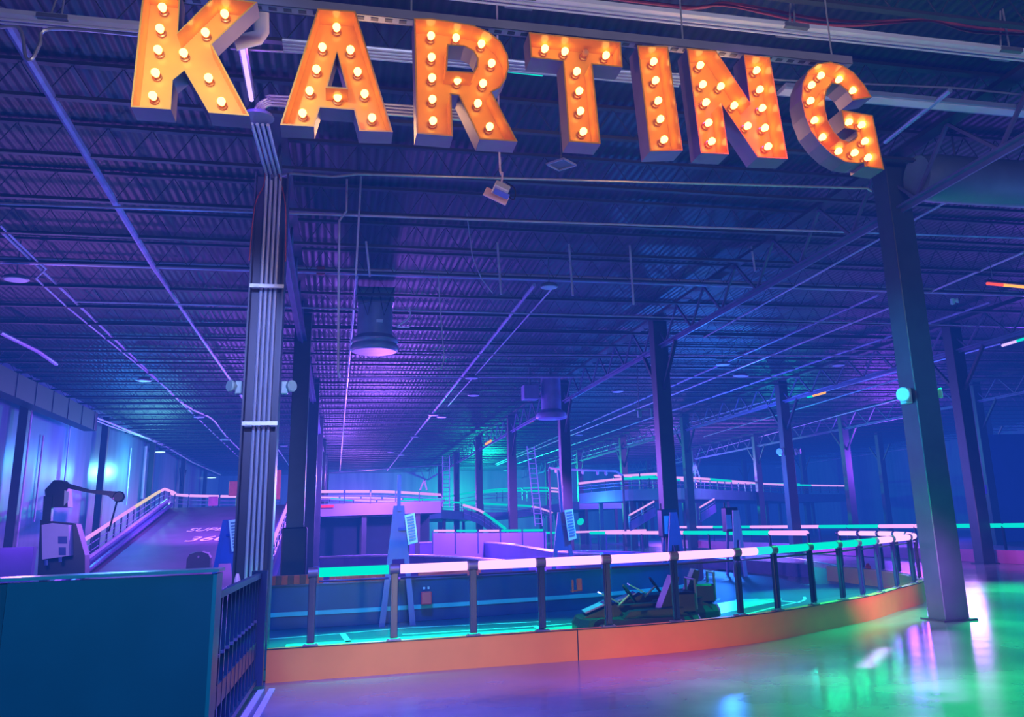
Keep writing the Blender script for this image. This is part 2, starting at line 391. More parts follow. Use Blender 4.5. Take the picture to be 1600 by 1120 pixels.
for ch, dct in LET.items():
    def pl_(l, yy=YS): return [(p.x, p.z) for p in (at(a, b_, 1, yy) for a, b_ in l)]
    outer = pl_(dct['o']); holes = [pl_(h) for h in dct['h']]
    cx = sum(p[0] for p in outer)/len(outer)
    zt = max(p[1] for p in outer)
    e = empty('marquee_letter', (cx, YS+YD, min(p[1] for p in outer)), 'orange marquee letter %s studded with glowing bulbs, %s letter of the hanging sign' % (ch, sign_words[ch]), 'sign letter', 'hanging KARTING marquee letters')
    b = nb(); flat(b, [outer]+holes, YS+YD-.012); flat(b, [outer]+holes, YS+YD)
    obj('back_panel', b, ORANGEIN, e)
    b = nb()
    for li, loop in enumerate([outer]+holes):
        inn = inset(loop, .014 if li == 0 else -.014); n = len(loop)
        f0 = [b.verts.new((p[0], YS, p[1])) for p in loop]; f1 = [b.verts.new((p[0], YS+YD, p[1])) for p in loop]
        g0 = [b.verts.new((p[0], YS, p[1])) for p in inn]; g1 = [b.verts.new((p[0], YS+YD-.013, p[1])) for p in inn]
        for i in range(n):
            j = (i+1) % n
            b.faces.new((f0[i], f0[j], f1[j], f1[i])).material_index = 1
            b.faces.new((g0[i], g0[j], g1[j], g1[i])).material_index = 0
            b.faces.new((f0[i], f0[j], g0[j], g0[i])).material_index = 0
    obj('side_return', b, [ORANGEIN, SIGNOUT], e)
    for k, (a, b_) in enumerate(dct['b']):
        p = at(a, b_, 1, YS+YD-.1)
        off = dct.get('off') == k
        M = Matrix.Rotation(R(90), 3, 'X')
        if sock_src is None:
            sock_src = obj('socket', lathe(nb(), [(.042, 0), (.042, .025), (.03, .03), (.026, .05)], (0, 0, 0), 14, M), SOCKET, smooth=True)
            bulb_src = obj('bulb', lathe(nb(), [(.02, .035), (.024, .055), (.032, .078), (.036, .097), (.033, .116), (.02, .129), (.004, .134)], (0, 0, 0), 16, M), BULB, smooth=True)
            so, bu = sock_src, bulb_src
        else:
            bu = bulb_src.copy(); COL.objects.link(bu); so = sock_src.copy(); COL.objects.link(so)
            if off:
                bu.data = bu.data.copy(); bu.data.materials[0] = BULBOFF; bu['label'] = 'unlit bulb'
        loc = Vector((p.x, YS+YD-.012, p.z))
        bu.parent = None; so.parent = None
        bu.location = loc; bu.parent = e; bu.matrix_parent_inverse = Matrix.Translation(-e.location)
        so.location = (0, 0, 0); so.parent = bu; so.matrix_parent_inverse = Matrix()
    # small fixing bolts on the upper return
    for k in range(1 if ch in 'AIG' else 2):
        bx_ = cx+(0 if ch in 'AIG' else (-.17+.34*k)); 
        if ch == 'N': bx_ = cx+(-.4+.8*k)
# strut channel carrying the letters
a, c = at(400, 0, 1, 7.62), at(1343, 100, 1, 7.62)
xa, xb, zs = -2.1, 5.2, 6.24
e = empty('strut_channel', ((xa+xb)/2, YS+.13, zs+.06), 'slotted grey metal channel running above the orange letters', 'metal channel')
b = nb(); box(b, ((xa+xb)/2, YS+.07, zs+.045), (xb-xa, .012, .09)); box(b, ((xa+xb)/2, YS+.19, zs+.045), (xb-xa, .012, .09)); box(b, ((xa+xb)/2, YS+.13, zs+.006), (xb-xa, .13, .012))
obj('channel_body', b, pbr('channel_grey', '8e8fa6', .4, .3, .1, 3), e)
b = nb(); xx = xa+.1
while xx < xb-.1: box(b, (xx, YS+.13, zs-.001), (.07, .05, .006)); xx += .13
obj('slot', b, BLACK, e, kind='stuff')
for xx in (-1.4, .55, 3.3, 5.0): obj('hanger_rod', tube(nb(), [(xx, YS+.13, zs+.02), (xx, YS+.13, ZC)], .009, 6), GALV, e)

# ------------------------------------------------------------------ overhead light battens, conduits and pipes
def batten(x0, x1, y, z, label, clamps):
    e = empty('light_batten', ((x0+x1)/2, y, z), label, 'light fitting')
    b = nb(); prism(b, [(x0, y-.11, z+.02), (x0, y-.05, z), (x0, y+.05, z), (x0, y+.11, z+.02), (x0, y+.11, z+.07), (x0, y+.03, z+.11), (x0, y-.03, z+.11), (x0, y-.11, z+.07)], (x1-x0, 0, 0))
    obj('batten_body', b, pbr('batten_white', 'd4dcf8', .35, 0, .08, 2), e)
    b = nb()
    for s in (-1, 1): tube(b, [(x0+.05, y+s*.035, z-.014), (x1-.05, y+s*.035, z-.014)], .014, 6)
    obj('tube', b, PLASTICW, e, smooth=True)
    for cx in clamps:
        h = obj('clamp', box(nb(), (cx, y, z+.03), (.3, .26, .05)), GREYSTEEL, e)
        b = nb(); tube(b, [(cx-.02, y-.1, z+.05), (cx+.06, y-.02, ZC-.1)], .012, 6); tube(b, [(cx+.02, y+.1, z+.05), (cx+.06, y+.02, ZC-.1)], .012, 6)
        obj('hanger', b, GALV, h)
    return e
batten(-.6, 9.3, 8.28, 7.0, 'long pale light batten hung above the orange letters, top right', [1.75, 4.95, 7.85])
batten(-6.5, -1.95, 9.62, 7.0, 'pale light batten at top left, its end behind the letter K', [-3.1])
def pipe(pts, r, mat, label, cat='pipe', n=8, name='hanging_pipe', group=None):
    return obj(name, tube(nb(), pts, r, n), mat, smooth=True, label=label, cat=cat, group=group)
for k in range(4):
    pipe([(-.75, 9.5+.075*k, 7.0), (4.1, 9.5+.075*k, 7.0)], .026, pbr('conduit_blue', '8ea2d8', .3, .4, .1, 6), '%s of four parallel conduits seen between the letters, counted from front' % ORD[k], 'conduit', name='hanging_conduit', group='conduits behind the sign')
e = empty('cable_tray', (7.8, 9.6, 7.0), 'flat pale blue cable trunking running right from behind the letter G', 'cable trunking')
obj('trunking_body', box(nb(), (8.2, 9.62, 7.02), (5.4, .26, .06)), pbr('trunking_blue', '8ea0cc', .35, .2, .1, 2), e)
obj('trunking_lid', box(nb(), (8.2, 9.62, 6.985), (5.4, .16, .014)), pbr('batten_white', 'a9b4dc'), e)
p0, p1, p2, p3 = at(360, 76, 2, 7.2), at(1255, 127, 2, 7.2), at(1487, 137, 2, 7.2), at(1600, 148, 2, 7.2)
pipe([p0, p1, p2, p3, p3+Vector((2, 0, 0))], .014, GALV, 'thin bright conduit crossing behind the letters', 'conduit', name='hanging_conduit')
p0, p1 = at(1485, 141, 2, 7.0), at(1383, 222, 2, 7.0)
pipe([p0, p1], .035, pbr('conduit_blue', '8ea2d8'), 'short slanting blue pipe between the trunking and the letter G', 'pipe')
# white elbow pipe and violet light bar beside the letter K
a, b_, c = at(408, -30, 1, 8.6), at(408, 62, 1, 8.6), at(366, 68, 1, 8.6)
pipe([a, b_+Vector((0, 0, .08)), b_+Vector((-.03, 0, .02)), c], .075, WHITE, 'white elbow pipe beside the arm of letter K', 'pipe', 12)
a, c = at(378, 72, 2, 7.0), at(393, 156, 2, 7.0)
e = empty('violet_light_bar', (a+c)/2, 'violet LED light bar glowing just right of letter K', 'light')
obj('light_tube', tube(nb(), [a, c], .028, 8), T_UV, e, smooth=True)
obj('housing', bar(nb(), a+Vector((0, 0, .05)), c+Vector((0, 0, .05)), .1, .05), GREYSTEEL, e)
for k in range(4):
    a = at(400+k*3, 160+k*2, 1, 10.75); c = at(446, 151+k*5, 1, 10.75); pipe(smoothpts([a+Vector((0, 0, -.08)), a+Vector((.05, 0, .0)), a.lerp(c, .45)+Vector((0, 0, .02)), c, c+Vector((2.2, 0, 0))], 4), .02, GALV, '%s of four thin conduits curving right from the pale disc, from top' % ORD[k], 'conduit', name='hanging_conduit', group='conduits curving from the disc')
a = at(501, 423, 1, 19.9); obj('hanging_coupling', lathe(nb(), [(.1, -.09), (.11, 0), (.1, .09)], (a.x, 20.0, 7.3), 14, Matrix.Rotation(R(90), 3, 'Y')), REDC, smooth=True, label='red coupling on the thick sprinkler main right of the conduit column', cat='pipe coupling')
# red cables
p = [at(*q, 2, 7.35) for q in ((930, -6), (1010, 4), (1090, 12), (1130, 5), (1195, 14), (1260, 27), (1330, 34), (1390, 33), (1457, 32), (1530, 44), (1620, 50))]
pipe(smoothpts(p, 4), .02, REDC, 'red cable sagging above the light batten, upper one', 'cable', 6, 'hanging_cable')
p = [at(*q, 2, 7.3) for q in ((1020, 24), (1075, 14), (1130, 8), (1200, 22), (1270, 37), (1340, 40), (1400, 35), (1457, 33), (1520, 50), (1620, 54))]
pipe(smoothpts(p, 4), .016, REDC, 'red cable sagging above the light batten, lower one', 'cable', 6, 'hanging_cable')

a = at(1432, 277, 2, 6.9)
e = empty('hanging_duct', a, 'dull blue grey round duct hung beyond the big right column at top right', 'duct')
obj('duct_body', lathe(nb(), [(.36, 0), (.4, .3), (.4, 6.5)], a, 24, Matrix.Rotation(R(90), 3, 'Y')), pbr('duct_blue_grey', '66788e', .5, 0, .12, 2), e, smooth=True)
for k in (.8, 4.5): obj('strap', tube(nb(), [(a.x+k, a.y, a.z+.4), (a.x+k, a.y, ZC)], .02, 6), GREYSTEEL, e)
# main cross pipes
pipe([(-11.3, 20.0, 7.3), (26, 20.0, 7.3)], .085, PIPE, 'thick sprinkler main crossing the whole ceiling', 'pipe', 12)
for q, r, lab in (((0, 318, 1600, 372, 7.05), .022, 'thin bright pipe crossing the ceiling in front of the thick sprinkler main'),
                  ((118, 471, 1600, 511, 7.1), .022, 'thin bright pipe crossing the ceiling behind the thick sprinkler main'),
                  ((690, 554, 1400, 556, 7.05), .025, 'thin pipe crossing the ceiling above the right fan'),
                  ((531, 590, 1250, 589, 7.05), .025, 'thin pipe crossing the ceiling behind the left fan'),
                  ((505, 739, 720, 724, 7.0), .035, 'thin pipe along the top of the far back wall')):
    a, c = at(q[0], q[1], 2, q[4]), at(q[2], q[3], 2, q[4])
    if q[2] == 1600: c = c+(c-a)*.2
    if q[0] == 0: a = a-(c-a)*.2
    pipe([a, c], r, PIPE, lab)
a, c = at(455, 271, 2, 7.0), at(1355, 294, 2, 7.0)
pipe([at(440, 274, 2, 7.0), a, at(520, 276, 2, 7.0), at(560, 272, 2, 7.0), c, at(1362, 299, 2, 6.95)], .022, GALV, 'bright conduit crossing just below the letters', 'conduit', name='hanging_conduit')
a, c = at(1425, 297, 2, 7.0), at(1600, 312, 2, 7.0)
pipe([a, c+(c-a)*.3], .022, GALV, 'bright conduit going right from the top of the big column', 'conduit', name='hanging_conduit')
# pipes running towards the far wall
LONG = [((0, 17), (245, 424), 7.2, .06, None, 'thick pipe descending from the top left corner to the sprinkler main'),
        ((245, 425), (385, 630), 7.2, .045, 83, 'pipe running back from the sprinkler main towards the left column'),
        ((0, 360), (281, 627), 7.25, .03, 83, 'bright pipe running back along the left side, right one of two'),
        ((835, 445), (605, 735), 7.2, .045, None, 'pipe running back from the sprinkler main to the far wall, middle of the hall'),
        ((866, 447), (700, 634), 7.15, .02, None, 'thin conduit beside the middle pipe that runs to the far wall'),
        ((557, 432), (531, 735), 7.2, .035, None, 'thin pipe running back to the left of the ceiling fan'),
        ((1100, 527), (1497, 305), 7.15, .025, None, 'thin bright pipe under the right hand girder'),
        ((1100, 581), (1372, 461), 7.2, .04, 83, 'pipe running back from the main, first one right of the girder'),
        ((1100, 597), (1390, 481), 7.1, .03, 83, 'pipe running back, second one right of the girder'),
        ((1172, 600), (1547, 472), 7.2, .04, 83, 'pipe running back from the main, beyond the big right column'),
        ((1456, 455), (1600, 394), 7.2, .03, None, 'thin pipe rising to the right edge beside the red light tube'),
        ((1456, 558), (1600, 517), 7.2, .045, 83, 'pipe running back behind the green and violet tube, upper one'),
        ((1456, 566), (1600, 527), 7.15, .03, 83, 'pipe running back behind the green and violet tube, lower one'),
        ((1050, 668), (1220, 620), 7.2, .035, 83, 'pipe running back over the second column row'),
        ((1100, 682), (1405, 592), 7.1, .03, None, 'thin pipe running back over the third column row'),
        ((1240, 668), (1410, 622), 7.15, .03, 83, 'pipe running back towards the right wall, lowest one'),
        ((1200, 732), (1420, 701), 7.0, .05, 83, 'bright pipe along the top of the right wall')]
for pa, pb, z, r, yend, lab in LONG:
    a, c = at(*pa, 2, z), at(*pb, 2, z)
    if a.y > c.y: a, c = c, a
    if yend and c.y < yend+5:
        d = c-a; c = a+d*((yend-a.y)/d.y)
    if c.y > 95: c = a+(c-a)*((95-a.y)/(c.y-a.y))
    if c.x > X1-.1: c.x = X1-.12
    pipe([a, c], r, PIPE2 if r > .035 else PIPE, lab)
p = [at(*q, 2, 7.2) for q in ((0, 352), (55, 405), (72, 420), (56, 435), (105, 480), (267, 612))]
pipe(p, .022, PIPE, 'bright conduit with a kink beside the left light disc', 'conduit', name='hanging_conduit')
p = [at(*q, 2, 7.2) for q in ((281, 627), (305, 642), (332, 655), (352, 680), (384, 712))]
pipe(smoothpts(p, 3), .04, PIPE, 'bent pipe running back to the foot of the conduit column', 'pipe')
p = [at(*q, 0, -10.7) for q in ((0, 583), (100, 633), (180, 664), (250, 692), (300, 722), (345, 742))]
pipe(p, .05, PIPE, 'pale pipe along the top of the left wall, upper one')
p = [at(*q, 0, -10.75) for q in ((0, 592), (30, 607), (110, 641), (170, 665), (225, 683), (258, 698))]
pipe(p, .035, PIPE, 'pale pipe along the top of the left wall, lower one')
p = [at(*q, 2, 7.0) for q in ((0, 519), (60, 549), (88, 569))]
pipe(p, .06, PIPE2, 'short thick pipe ending near the left wall', 'pipe')
# pendant conduit drops behind the sign
def drop(pts, y, r, lab, mat=PIPE):
    return pipe([at(a, b_, 1, y) for a, b_ in pts], r, mat, lab, 'conduit', 6, 'conduit_drop')
drop([(542, 280), (541, 330), (530, 345), (528, 580), (531, 590)], 15.2, .022, 'conduit dropping down left of the ceiling fan with an offset bend')
drop([(564, 276), (556, 430)], 15.3, .02, 'straight thin conduit dropping from the bright crossing conduit')
for xx, ya, yb, lab in ((572, 377, 432, 'first'), (777, 379, 460, 'second'), (889, 381, 462, 'third'), (984, 383, 476, 'fourth'), (1174, 385, 424, 'fifth')):
    drop([(xx, ya), (xx+3, (ya+yb)/2), (xx+6, yb)], 17.6, .024, '%s from left of the short vertical drops hanging at the sprinkler main' % lab)
drop([(685, 430), (687, 470), (694, 560), (690, 574), (682, 576)], 17.6, .012, 'thin wire hanging with a hooked end right of the ceiling fan')
drop([(725, 300), (738, 400), (752, 435), (770, 458)], 17.0, .012, 'thin loose wire hanging above the sprinkler main')
p = [at(*q, 1, 19) for q in ((640, 480), (640, 496), (620, 510), (640, 511))]
pipe(smoothpts(p, 4), .018, PIPE, 'curled flexible cable beside the ceiling fan', 'cable', 6, 'hanging_cable')
p = [at(*q, 1, 8.9) for q in ((0, 42), (28, 43), (36, 60), (40, 88), (50, 92), (62, 70), (80, 45), (215, 55))]
pipe(smoothpts(p, 5), .018, GALV, 'bright cable looping down at the top left corner', 'cable', 6, 'hanging_cable')
# ------------------------------------------------------------------ ceiling devices
a = at(585, 550, 2, 6.0)
e = empty('exhaust_fan', (a.x, a.y, 6.0), 'large round exhaust fan hood hanging left of centre under the ceiling', 'ceiling fan')
FANM = pbr('fan_grey_blue', '8088ac', .4, .15, .12, 3)
obj('fan_housing', lathe(nb(), [(.44, .42), (.44, 1.2)], a, 28), FANM, e, smooth=True)
obj('hood', lathe(nb(), [(.58, .02), (.6, .05), (.6, .14), (.56, .2), (.59, .24), (.59, .3), (.45, .42)], a, 32), FANM, e, smooth=True)
obj('opening', lathe(nb(), [(.55, 0), (.56, .02)], a, 32), pbr('fan_opening', 'a8a4e0', .4, 0, .1, 3), e, smooth=True)
b = nb(); box(b, (a.x, a.y, 7.4), (.92, .92, .4)); obj('mounting_box', b, GREYSTEEL, e)
b = nb()
for s in (-1, 1):
    tube(b, [(a.x+s*.45, a.y-.46, 7.6), (a.x+s*.2, a.y-.47, 6.85), (a.x+s*.05, a.y-.46, 7.6)], .02, 6)
obj('brace', b, BLACKSTEEL, e)
b = nb(); box(b, (a.x+.1, a.y-.45, 6.72), (.16, .03, .08)); obj('name_plate', b, PLASTICW, e)
a = at(862, 654, 2, 5.7)
e = empty('exhaust_fan', (a.x, a.y, 5.7), 'pale exhaust fan with long neck and flared hood, right of centre', 'ceiling fan')
FAN2 = pbr('fan_lilac', '8a86c0', .4, .15, .12, 3)
obj('fan_neck', lathe(nb(), [(.4, .35), (.4, 1.75)], a, 28), FAN2, e, smooth=True)
obj('hood', lathe(nb(), [(.6, .0), (.62, .05), (.6, .2), (.5, .28), (.4, .36)], a, 32), FAN2, e, smooth=True)
obj('opening', lathe(nb(), [(.56, -.012), (.58, .0)], a, 32), pbr('fan_opening', 'a8a4e0'), e, smooth=True)
obj('motor_box', box(nb(), (a.x-.85, a.y, 6.75), (.62, .6, .58), bev=.02), FAN2, e)
obj('support_arm', bar(nb(), (a.x-.85, a.y, 7.04), (a.x-.85, a.y, ZC), .08), GREYSTEEL, e)
obj('neck_stay', bar(nb(), (a.x, a.y, 7.4), (a.x, a.y, ZC), .1), GREYSTEEL, e)
# round downlights
def disc(px, py, z, r, label, group=None, src=None):
    a = at(px, py, 2, z); 
    e = empty('pendant_light', a, label, 'ceiling light', group)
    obj('diffuser', lathe(nb(), [(r*.86, -.012), (r*.9, 0)], a, 24), DISCM, e, smooth=True)
    obj('rim', lathe(nb(), [(r, .005), (r, .05), (r*.7, .09), (.05, .1)], a, 24), GREYSTEEL, e, smooth=True)
    obj('stem', tube(nb(), [a+Vector((0, 0, .09)), Vector((a.x, a.y, ZC))], .012, 6), GREYSTEEL, e)
    return e
DISCM = pbr('disc_diffuser', 'ccd2f4', .4, 0, .05, 3)
disc(25, 437, 6.9, .25, 'round pale ceiling disc light at far left below the thick main')
disc(858, 449, 6.9, .21, 'round pale ceiling disc light just below the thick main, centre right')
for q in ((225, 595), (311, 652), (352, 687), (443, 697), (677, 649), (737, 591), (648, 683), (611, 707), (627, 711), (740, 618), (905, 680), (1155, 587), (1310, 571), (965, 612), (1130, 570), (1160, 588), (790, 735), (690, 652)):
    if at(*q, 2, 7.0).y < 93: disc(q[0], q[1], 7.0, .26, 'small round pale disc light under the dark roof', 'small disc lights under the roof')
# square ceiling diffuser
a = at(877, 257, 2, 6.6)
e = empty('ceiling_vent', a, 'small square louvred vent plate hanging below the letter T', 'vent')
M = Matrix.Rotation(R(40), 3, 'Z')
b = nb()
for s in (-1, 1):
    box(b, a+M @ Vector((s*.15, 0, 0)), (.02, .32, .03), M); box(b, a+M @ Vector((0, s*.15, 0)), (.32, .02, .03), M)
obj('frame', b, pbr('vent_frame', '98a0d0', .4, .1, .05, 4), e)
obj('louvre', box(nb(), a+Vector((0, 0, .012)), (.29, .29, .01), M), GREYSTEEL, e)
obj('hanger', tube(nb(), [a+Vector((0, 0, .01)), (a.x, a.y, ZC)], .008, 6), GREYSTEEL, e)
# white sensor on a bracket under the letter R
a = at(777, 303, 1, 9.0)
e = empty('beam_sensor', a, 'white tilted sensor plate hanging on a cable below the letter R', 'sensor')
M = Matrix.Rotation(R(24), 3, 'Y') @ Matrix.Rotation(R(-35), 3, 'X')
obj('plate', box(nb(), a+Vector((-.01, .02, -.02)), (.27, .02, .17), M, bev=.006), pbr('sensor_pink_white', 'e8c8d0', .45, 0, .04, 6), e)
obj('sensor_box', box(nb(), a+Vector((.03, -.06, .03)), (.17, .12, .12), M, bev=.012), PLASTICW, e)
obj('lens', box(nb(), a+Vector((.03, -.1, -.035)), (.17, .06, .02), M), pbr('blue_lens', '6f8cf0', .3, 0, .05, 5), e)
obj('cable', tube(nb(), smoothpts([a+Vector((.04, -.02, .1)), a+Vector((.06, 0, .25)), a+Vector((.05, .1, .5)), Vector((a.x+.05, a.y+.1, ZC))], 4), .012, 6), PIPE, e, smooth=True)
obj('wire_loop', tube(nb(), smoothpts([a+Vector((.08, -.1, .1)), a+Vector((.17, -.12, .02)), a+Vector((.16, -.12, -.1)), a+Vector((.1, -.1, -.06))], 5), .008, 6), BLACK, e, smooth=True)
# colour light tubes under the roof
def roof_tube(p, q, z, segs, label, r=.045):
    a, c = at(*p, 2, z), at(*q, 2, z)
    e = empty('roof_light_tube', (a+c)/2, label, 'light')
    n = len(segs)
    for k, mt in enumerate(segs):
        obj('light_tube', tube(nb(), [a+(c-a)*(k/n+.004), a+(c-a)*((k+1)/n-.004)], r, 8), mt, e, smooth=True)
    obj('housing', bar(nb(), a+Vector((0, 0, r+.03)), c+Vector((0, 0, r+.03)), .1, .05), BLACK, e)
    for t in (.1, .9):
        h = a+(c-a)*t; obj('hanger', tube(nb(), [h+Vector((0, 0, r+.05)), Vector((h.x, h.y, ZC))], .01, 6), GREYSTEEL, e)
roof_tube((1542, 443), (1640, 452), 6.6, [T_RED, T_ORG, T_ORG, T_ORG], 'red and yellow light tube glowing at the upper right edge', .035)
roof_tube((1262, 620), (1289, 613), 6.6, [T_GREEN, T_ORG, T_ORG], 'short orange light tube with a green end under the roof at right', .06)
roof_tube((824, 661), (833, 656), 6.6, [T_RED], 'tiny red light tube beside the right fan hood', .07)
roof_tube((794, 111), (848, 117), 7.1, [T_GREEN], 'short green light strip seen between letters R and T', .02)
roof_tube((759, 694), (767, 689), 6.6, [T_ORG], 'tiny orange light tube under the roof, furthest back', .08)
roof_tube((1566, 540), (1640, 517), 6.3, [T_UV, T_GREEN, T_GREEN], 'green and violet light tube at the right edge', .04)
# emergency twin lights
EML = pbr('emergency_white', 'b8e8f4', .4, 0, .04, 5)
def twin(a, d, label, s=1.0):
    e = empty('emergency_light', a, label, 'emergency light')
    obj('light_body', box(nb(), a, (.1*s, .14*s, .2*s), bev=.01), EML, e)
    for k in (0,):
        M = Vector((d*.7, -.6, .1*k)).normalized().to_track_quat('Z', 'Y').to_matrix()
        obj('lamp_head', lathe(nb(), [(.035*s, 0), (.08*s, .05*s), (.095*s, .1*s), (.085*s, .12*s)], a+Vector((d*.04*s, -.05*s, .01)), 16, M), EML, e, smooth=True)
    return e
xc, yc = CXS[1], CYS[0]
twin(Vector((xc-.29, yc-.05, 3.49)), -1, 'pale emergency light on the left side of the conduit column', .85)
twin(Vector((xc+.29, yc-.05, 3.49)), 1, 'pale emergency light on the right side of the conduit column', .85)
xc = CXS[2]
twin(Vector((xc-.28, yc-.05, 3.38)), -1, 'teal lit emergency light on left face of the big right column', 1.2)
twin(Vector((xc+.27, yc+.05, 3.42)), 1, 'small emergency light peeking from right side of the big right column', .9)
a = at(1488, 468, 2, 7.05)
twin(a+Vector((0, 0, -.05)), 1, 'pale small lamp hanging below the sprinkler main right of the big column', .8)
for (i, j, z, lab) in ((2, 2, 4.3, 'pale small lamp on the slim column in front of the far pink rails'),):
    x_, y_ = CXS[i+1], CYS[j]
    twin(Vector((x_-.32, y_-.1, z)), -1, lab+', left side', 1.6); twin(Vector((x_+.32, y_-.1, z)), 1, lab+', right side', 1.4)
a = at(1003, 640, 1, 30)
e = empty('ceiling_bracket', a, 'small green lit bracket hanging under the roof left of a column', 'bracket')
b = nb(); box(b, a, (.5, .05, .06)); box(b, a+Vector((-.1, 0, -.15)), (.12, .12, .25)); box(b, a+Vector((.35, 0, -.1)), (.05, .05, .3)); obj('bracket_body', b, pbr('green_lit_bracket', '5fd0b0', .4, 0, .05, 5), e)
obj('stem', tube(nb(), [a+Vector((-.1, 0, 0)), Vector((a.x-.1, a.y, ZC))], .02, 6), GREYSTEEL, e)
# wall lamps on the left wall
for k, (q, s) in enumerate((((250, 706), 1.0), ((330, 746), 1.4))):
    a = at(*q, 0, -10.8)
    e = empty('wall_lamp', a, ('bright cyan white lamp high on the left wall', 'second bright lamp far back along the left wall')[k], 'wall lamp')
    obj('lamp_glass', lathe(nb(), [(.05*s, -.06), (.28*s, -.03), (.3*s, 0)], a, 18), LAMPW, e, smooth=True)
    obj('lamp_cap', lathe(nb(), [(.32*s, 0), (.3*s, .08), (.1*s, .14)], a, 18), GREYSTEEL, e, smooth=True)
    obj('bracket', bar(nb(), a+Vector((0, 0, .1)), Vector((X0, a.y, a.z+.1)), .06), GREYSTEEL, e)
# bulkhead duct along the left wall top
e = empty('hanging_duct', (-10.55, 30, 6.6), 'dark boxed duct along the top of the left wall', 'duct')
obj('duct_body', box(nb(), (-10.55, 31, 6.62), (.5, 24, .78)), BLACK, e)
b = nb()
for k in range(12): box(b, (-10.29, 20.5+2*k, 6.62), (.03, .05, .8))
obj('duct_flange', b, BLACKSTEEL, e, kind='stuff')
# pipes down the left wall
for k, (q, r) in enumerate((((50, 640, 30, 855), .04), ((68, 680, 56, 815), .035), ((110, 665, 102, 760), .03), ((228, 697, 227, 780), .09), ((205, 700, 203, 790), .03))):
    a = at(q[0], q[1], 0, X0+.08); c = at(q[2], q[3], 0, X0+.08)
    pipe([(a.x, a.y, a.z), (a.x, a.y, max(.3, c.z))], r, PIPE, '%s vertical pipe on the left wall, counted from the left' % ORD[k], 'pipe', name='wall_pipe')
# ------------------------------------------------------------------ front railing on its orange kick wall
ZT, ZK = 1.15, .35
outer = offs(FRS, -.03); inner = offs(FRS, .13)
bm = nb()
loop = outer+inner[::-1]
prism(bm, [Vector((p.x, p.y, 0)) for p in loop], (0, 0, ZK))
kick = obj('orange_kick_wall', bm, ORANGE, label='long low orange kick wall curving under the front glass railing', cat='low wall', kind='thing')
obj('joint_strip', box(nb(), (2.87, 11.148, ZK/2), (.012, .006, ZK)), BLACK, kick)
bm = nb(); a = offs(FRS, -.036); c = offs(FRS, -.024)
prism(bm, [Vector((p.x, p.y, ZK-.004)) for p in a+c[::-1]], (0, 0, .01)); obj('top_edge', bm, BLACK, kick)
rail = empty('glass_railing', (2.8, 11.2, ZK), 'glass railing with dark posts and glowing handrail around the front of the track', 'railing')
L = [0]
for p, q in zip(FRS, FRS[1:]): L.append(L[-1]+(q-p).length)
def along(s):
    for i in range(len(L)-1):
        if s <= L[i+1] or i == len(L)-2:
            t = (s-L[i])/(L[i+1]-L[i]); return FRS[i].lerp(FRS[i+1], t), (FRS[i+1]-FRS[i]).normalized()
def nearest(px, py):
    g = at(px, py, 2, ZK); best = min(range(200), key=lambda k: (along(L[-1]*k/199)[0]-Vector((g.x, g.y, 0))).length)
    return L[-1]*best/199
ps = [nearest(*q) for q in ((490, 1010), (617, 1003), (739, 996), (855, 988), (953, 980), (1068, 972), (1168, 963), (1237, 955), (1288, 945), (1333, 938), (1372, 932), (1397, 925), (1420, 918))]
while ps[-1] < L[-1]-.9: ps.append(ps[-1]+1.0)
POSTM = pbr('post_blue_black', '1c3558', .35, .1, .1, 4)
post0 = None
for i, s in enumerate(ps):
    p, t = along(s); n = Vector((-t.y, t.x, 0)); p = p+n*.05
    M = Matrix((t, n, Vector((0, 0, 1)))).transposed()
    b = nb(); box(b, (0, 0, (ZT-ZK)/2), (.085, .05, ZT-ZK-.06), bev=.006); box(b, (0, -.02, (ZT-ZK)/2), (.04, .05, ZT-ZK-.1))
    if post0 is None:
        post0 = obj('post', b, POSTM); o = post0
        b = nb(); box(b, (0, 0, .008), (.17, .1, .016))
        for sx in (-1, 1): box(b, (sx*.065, 0, .02), (.02, .02, .012))
        bp0 = obj('base_plate', b, GREYSTEEL); bp = bp0
        cl0 = obj('tube_clamp', lathe(nb(), [(.06, -.055), (.06, .055)], (0, 0, ZT-ZK), 16, Matrix.Rotation(R(90), 3, 'Y')), GREYSTEEL, smooth=True); cl = cl0
    else:
        b.free(); o = post0.copy(); COL.objects.link(o); bp = bp0.copy(); COL.objects.link(bp); cl = cl0.copy(); COL.objects.link(cl)
    o.parent = rail; o.matrix_parent_inverse = Matrix.Translation(-rail.location)
    o.location = (p.x, p.y, ZK); o.rotation_euler = M.to_euler()
    for ch in (bp, cl): ch.parent = o; ch.matrix_parent_inverse = Matrix(); ch.location = (0, 0, 0); ch.rotation_euler = (0, 0, 0)
seg = ['G', 'P', 'P', 'P', 'P', 'P', 'PG', 'G', 'G', 'G', 'G', 'P', 'P', 'P', 'P', 'P', 'P', 'P', 'P', 'P']
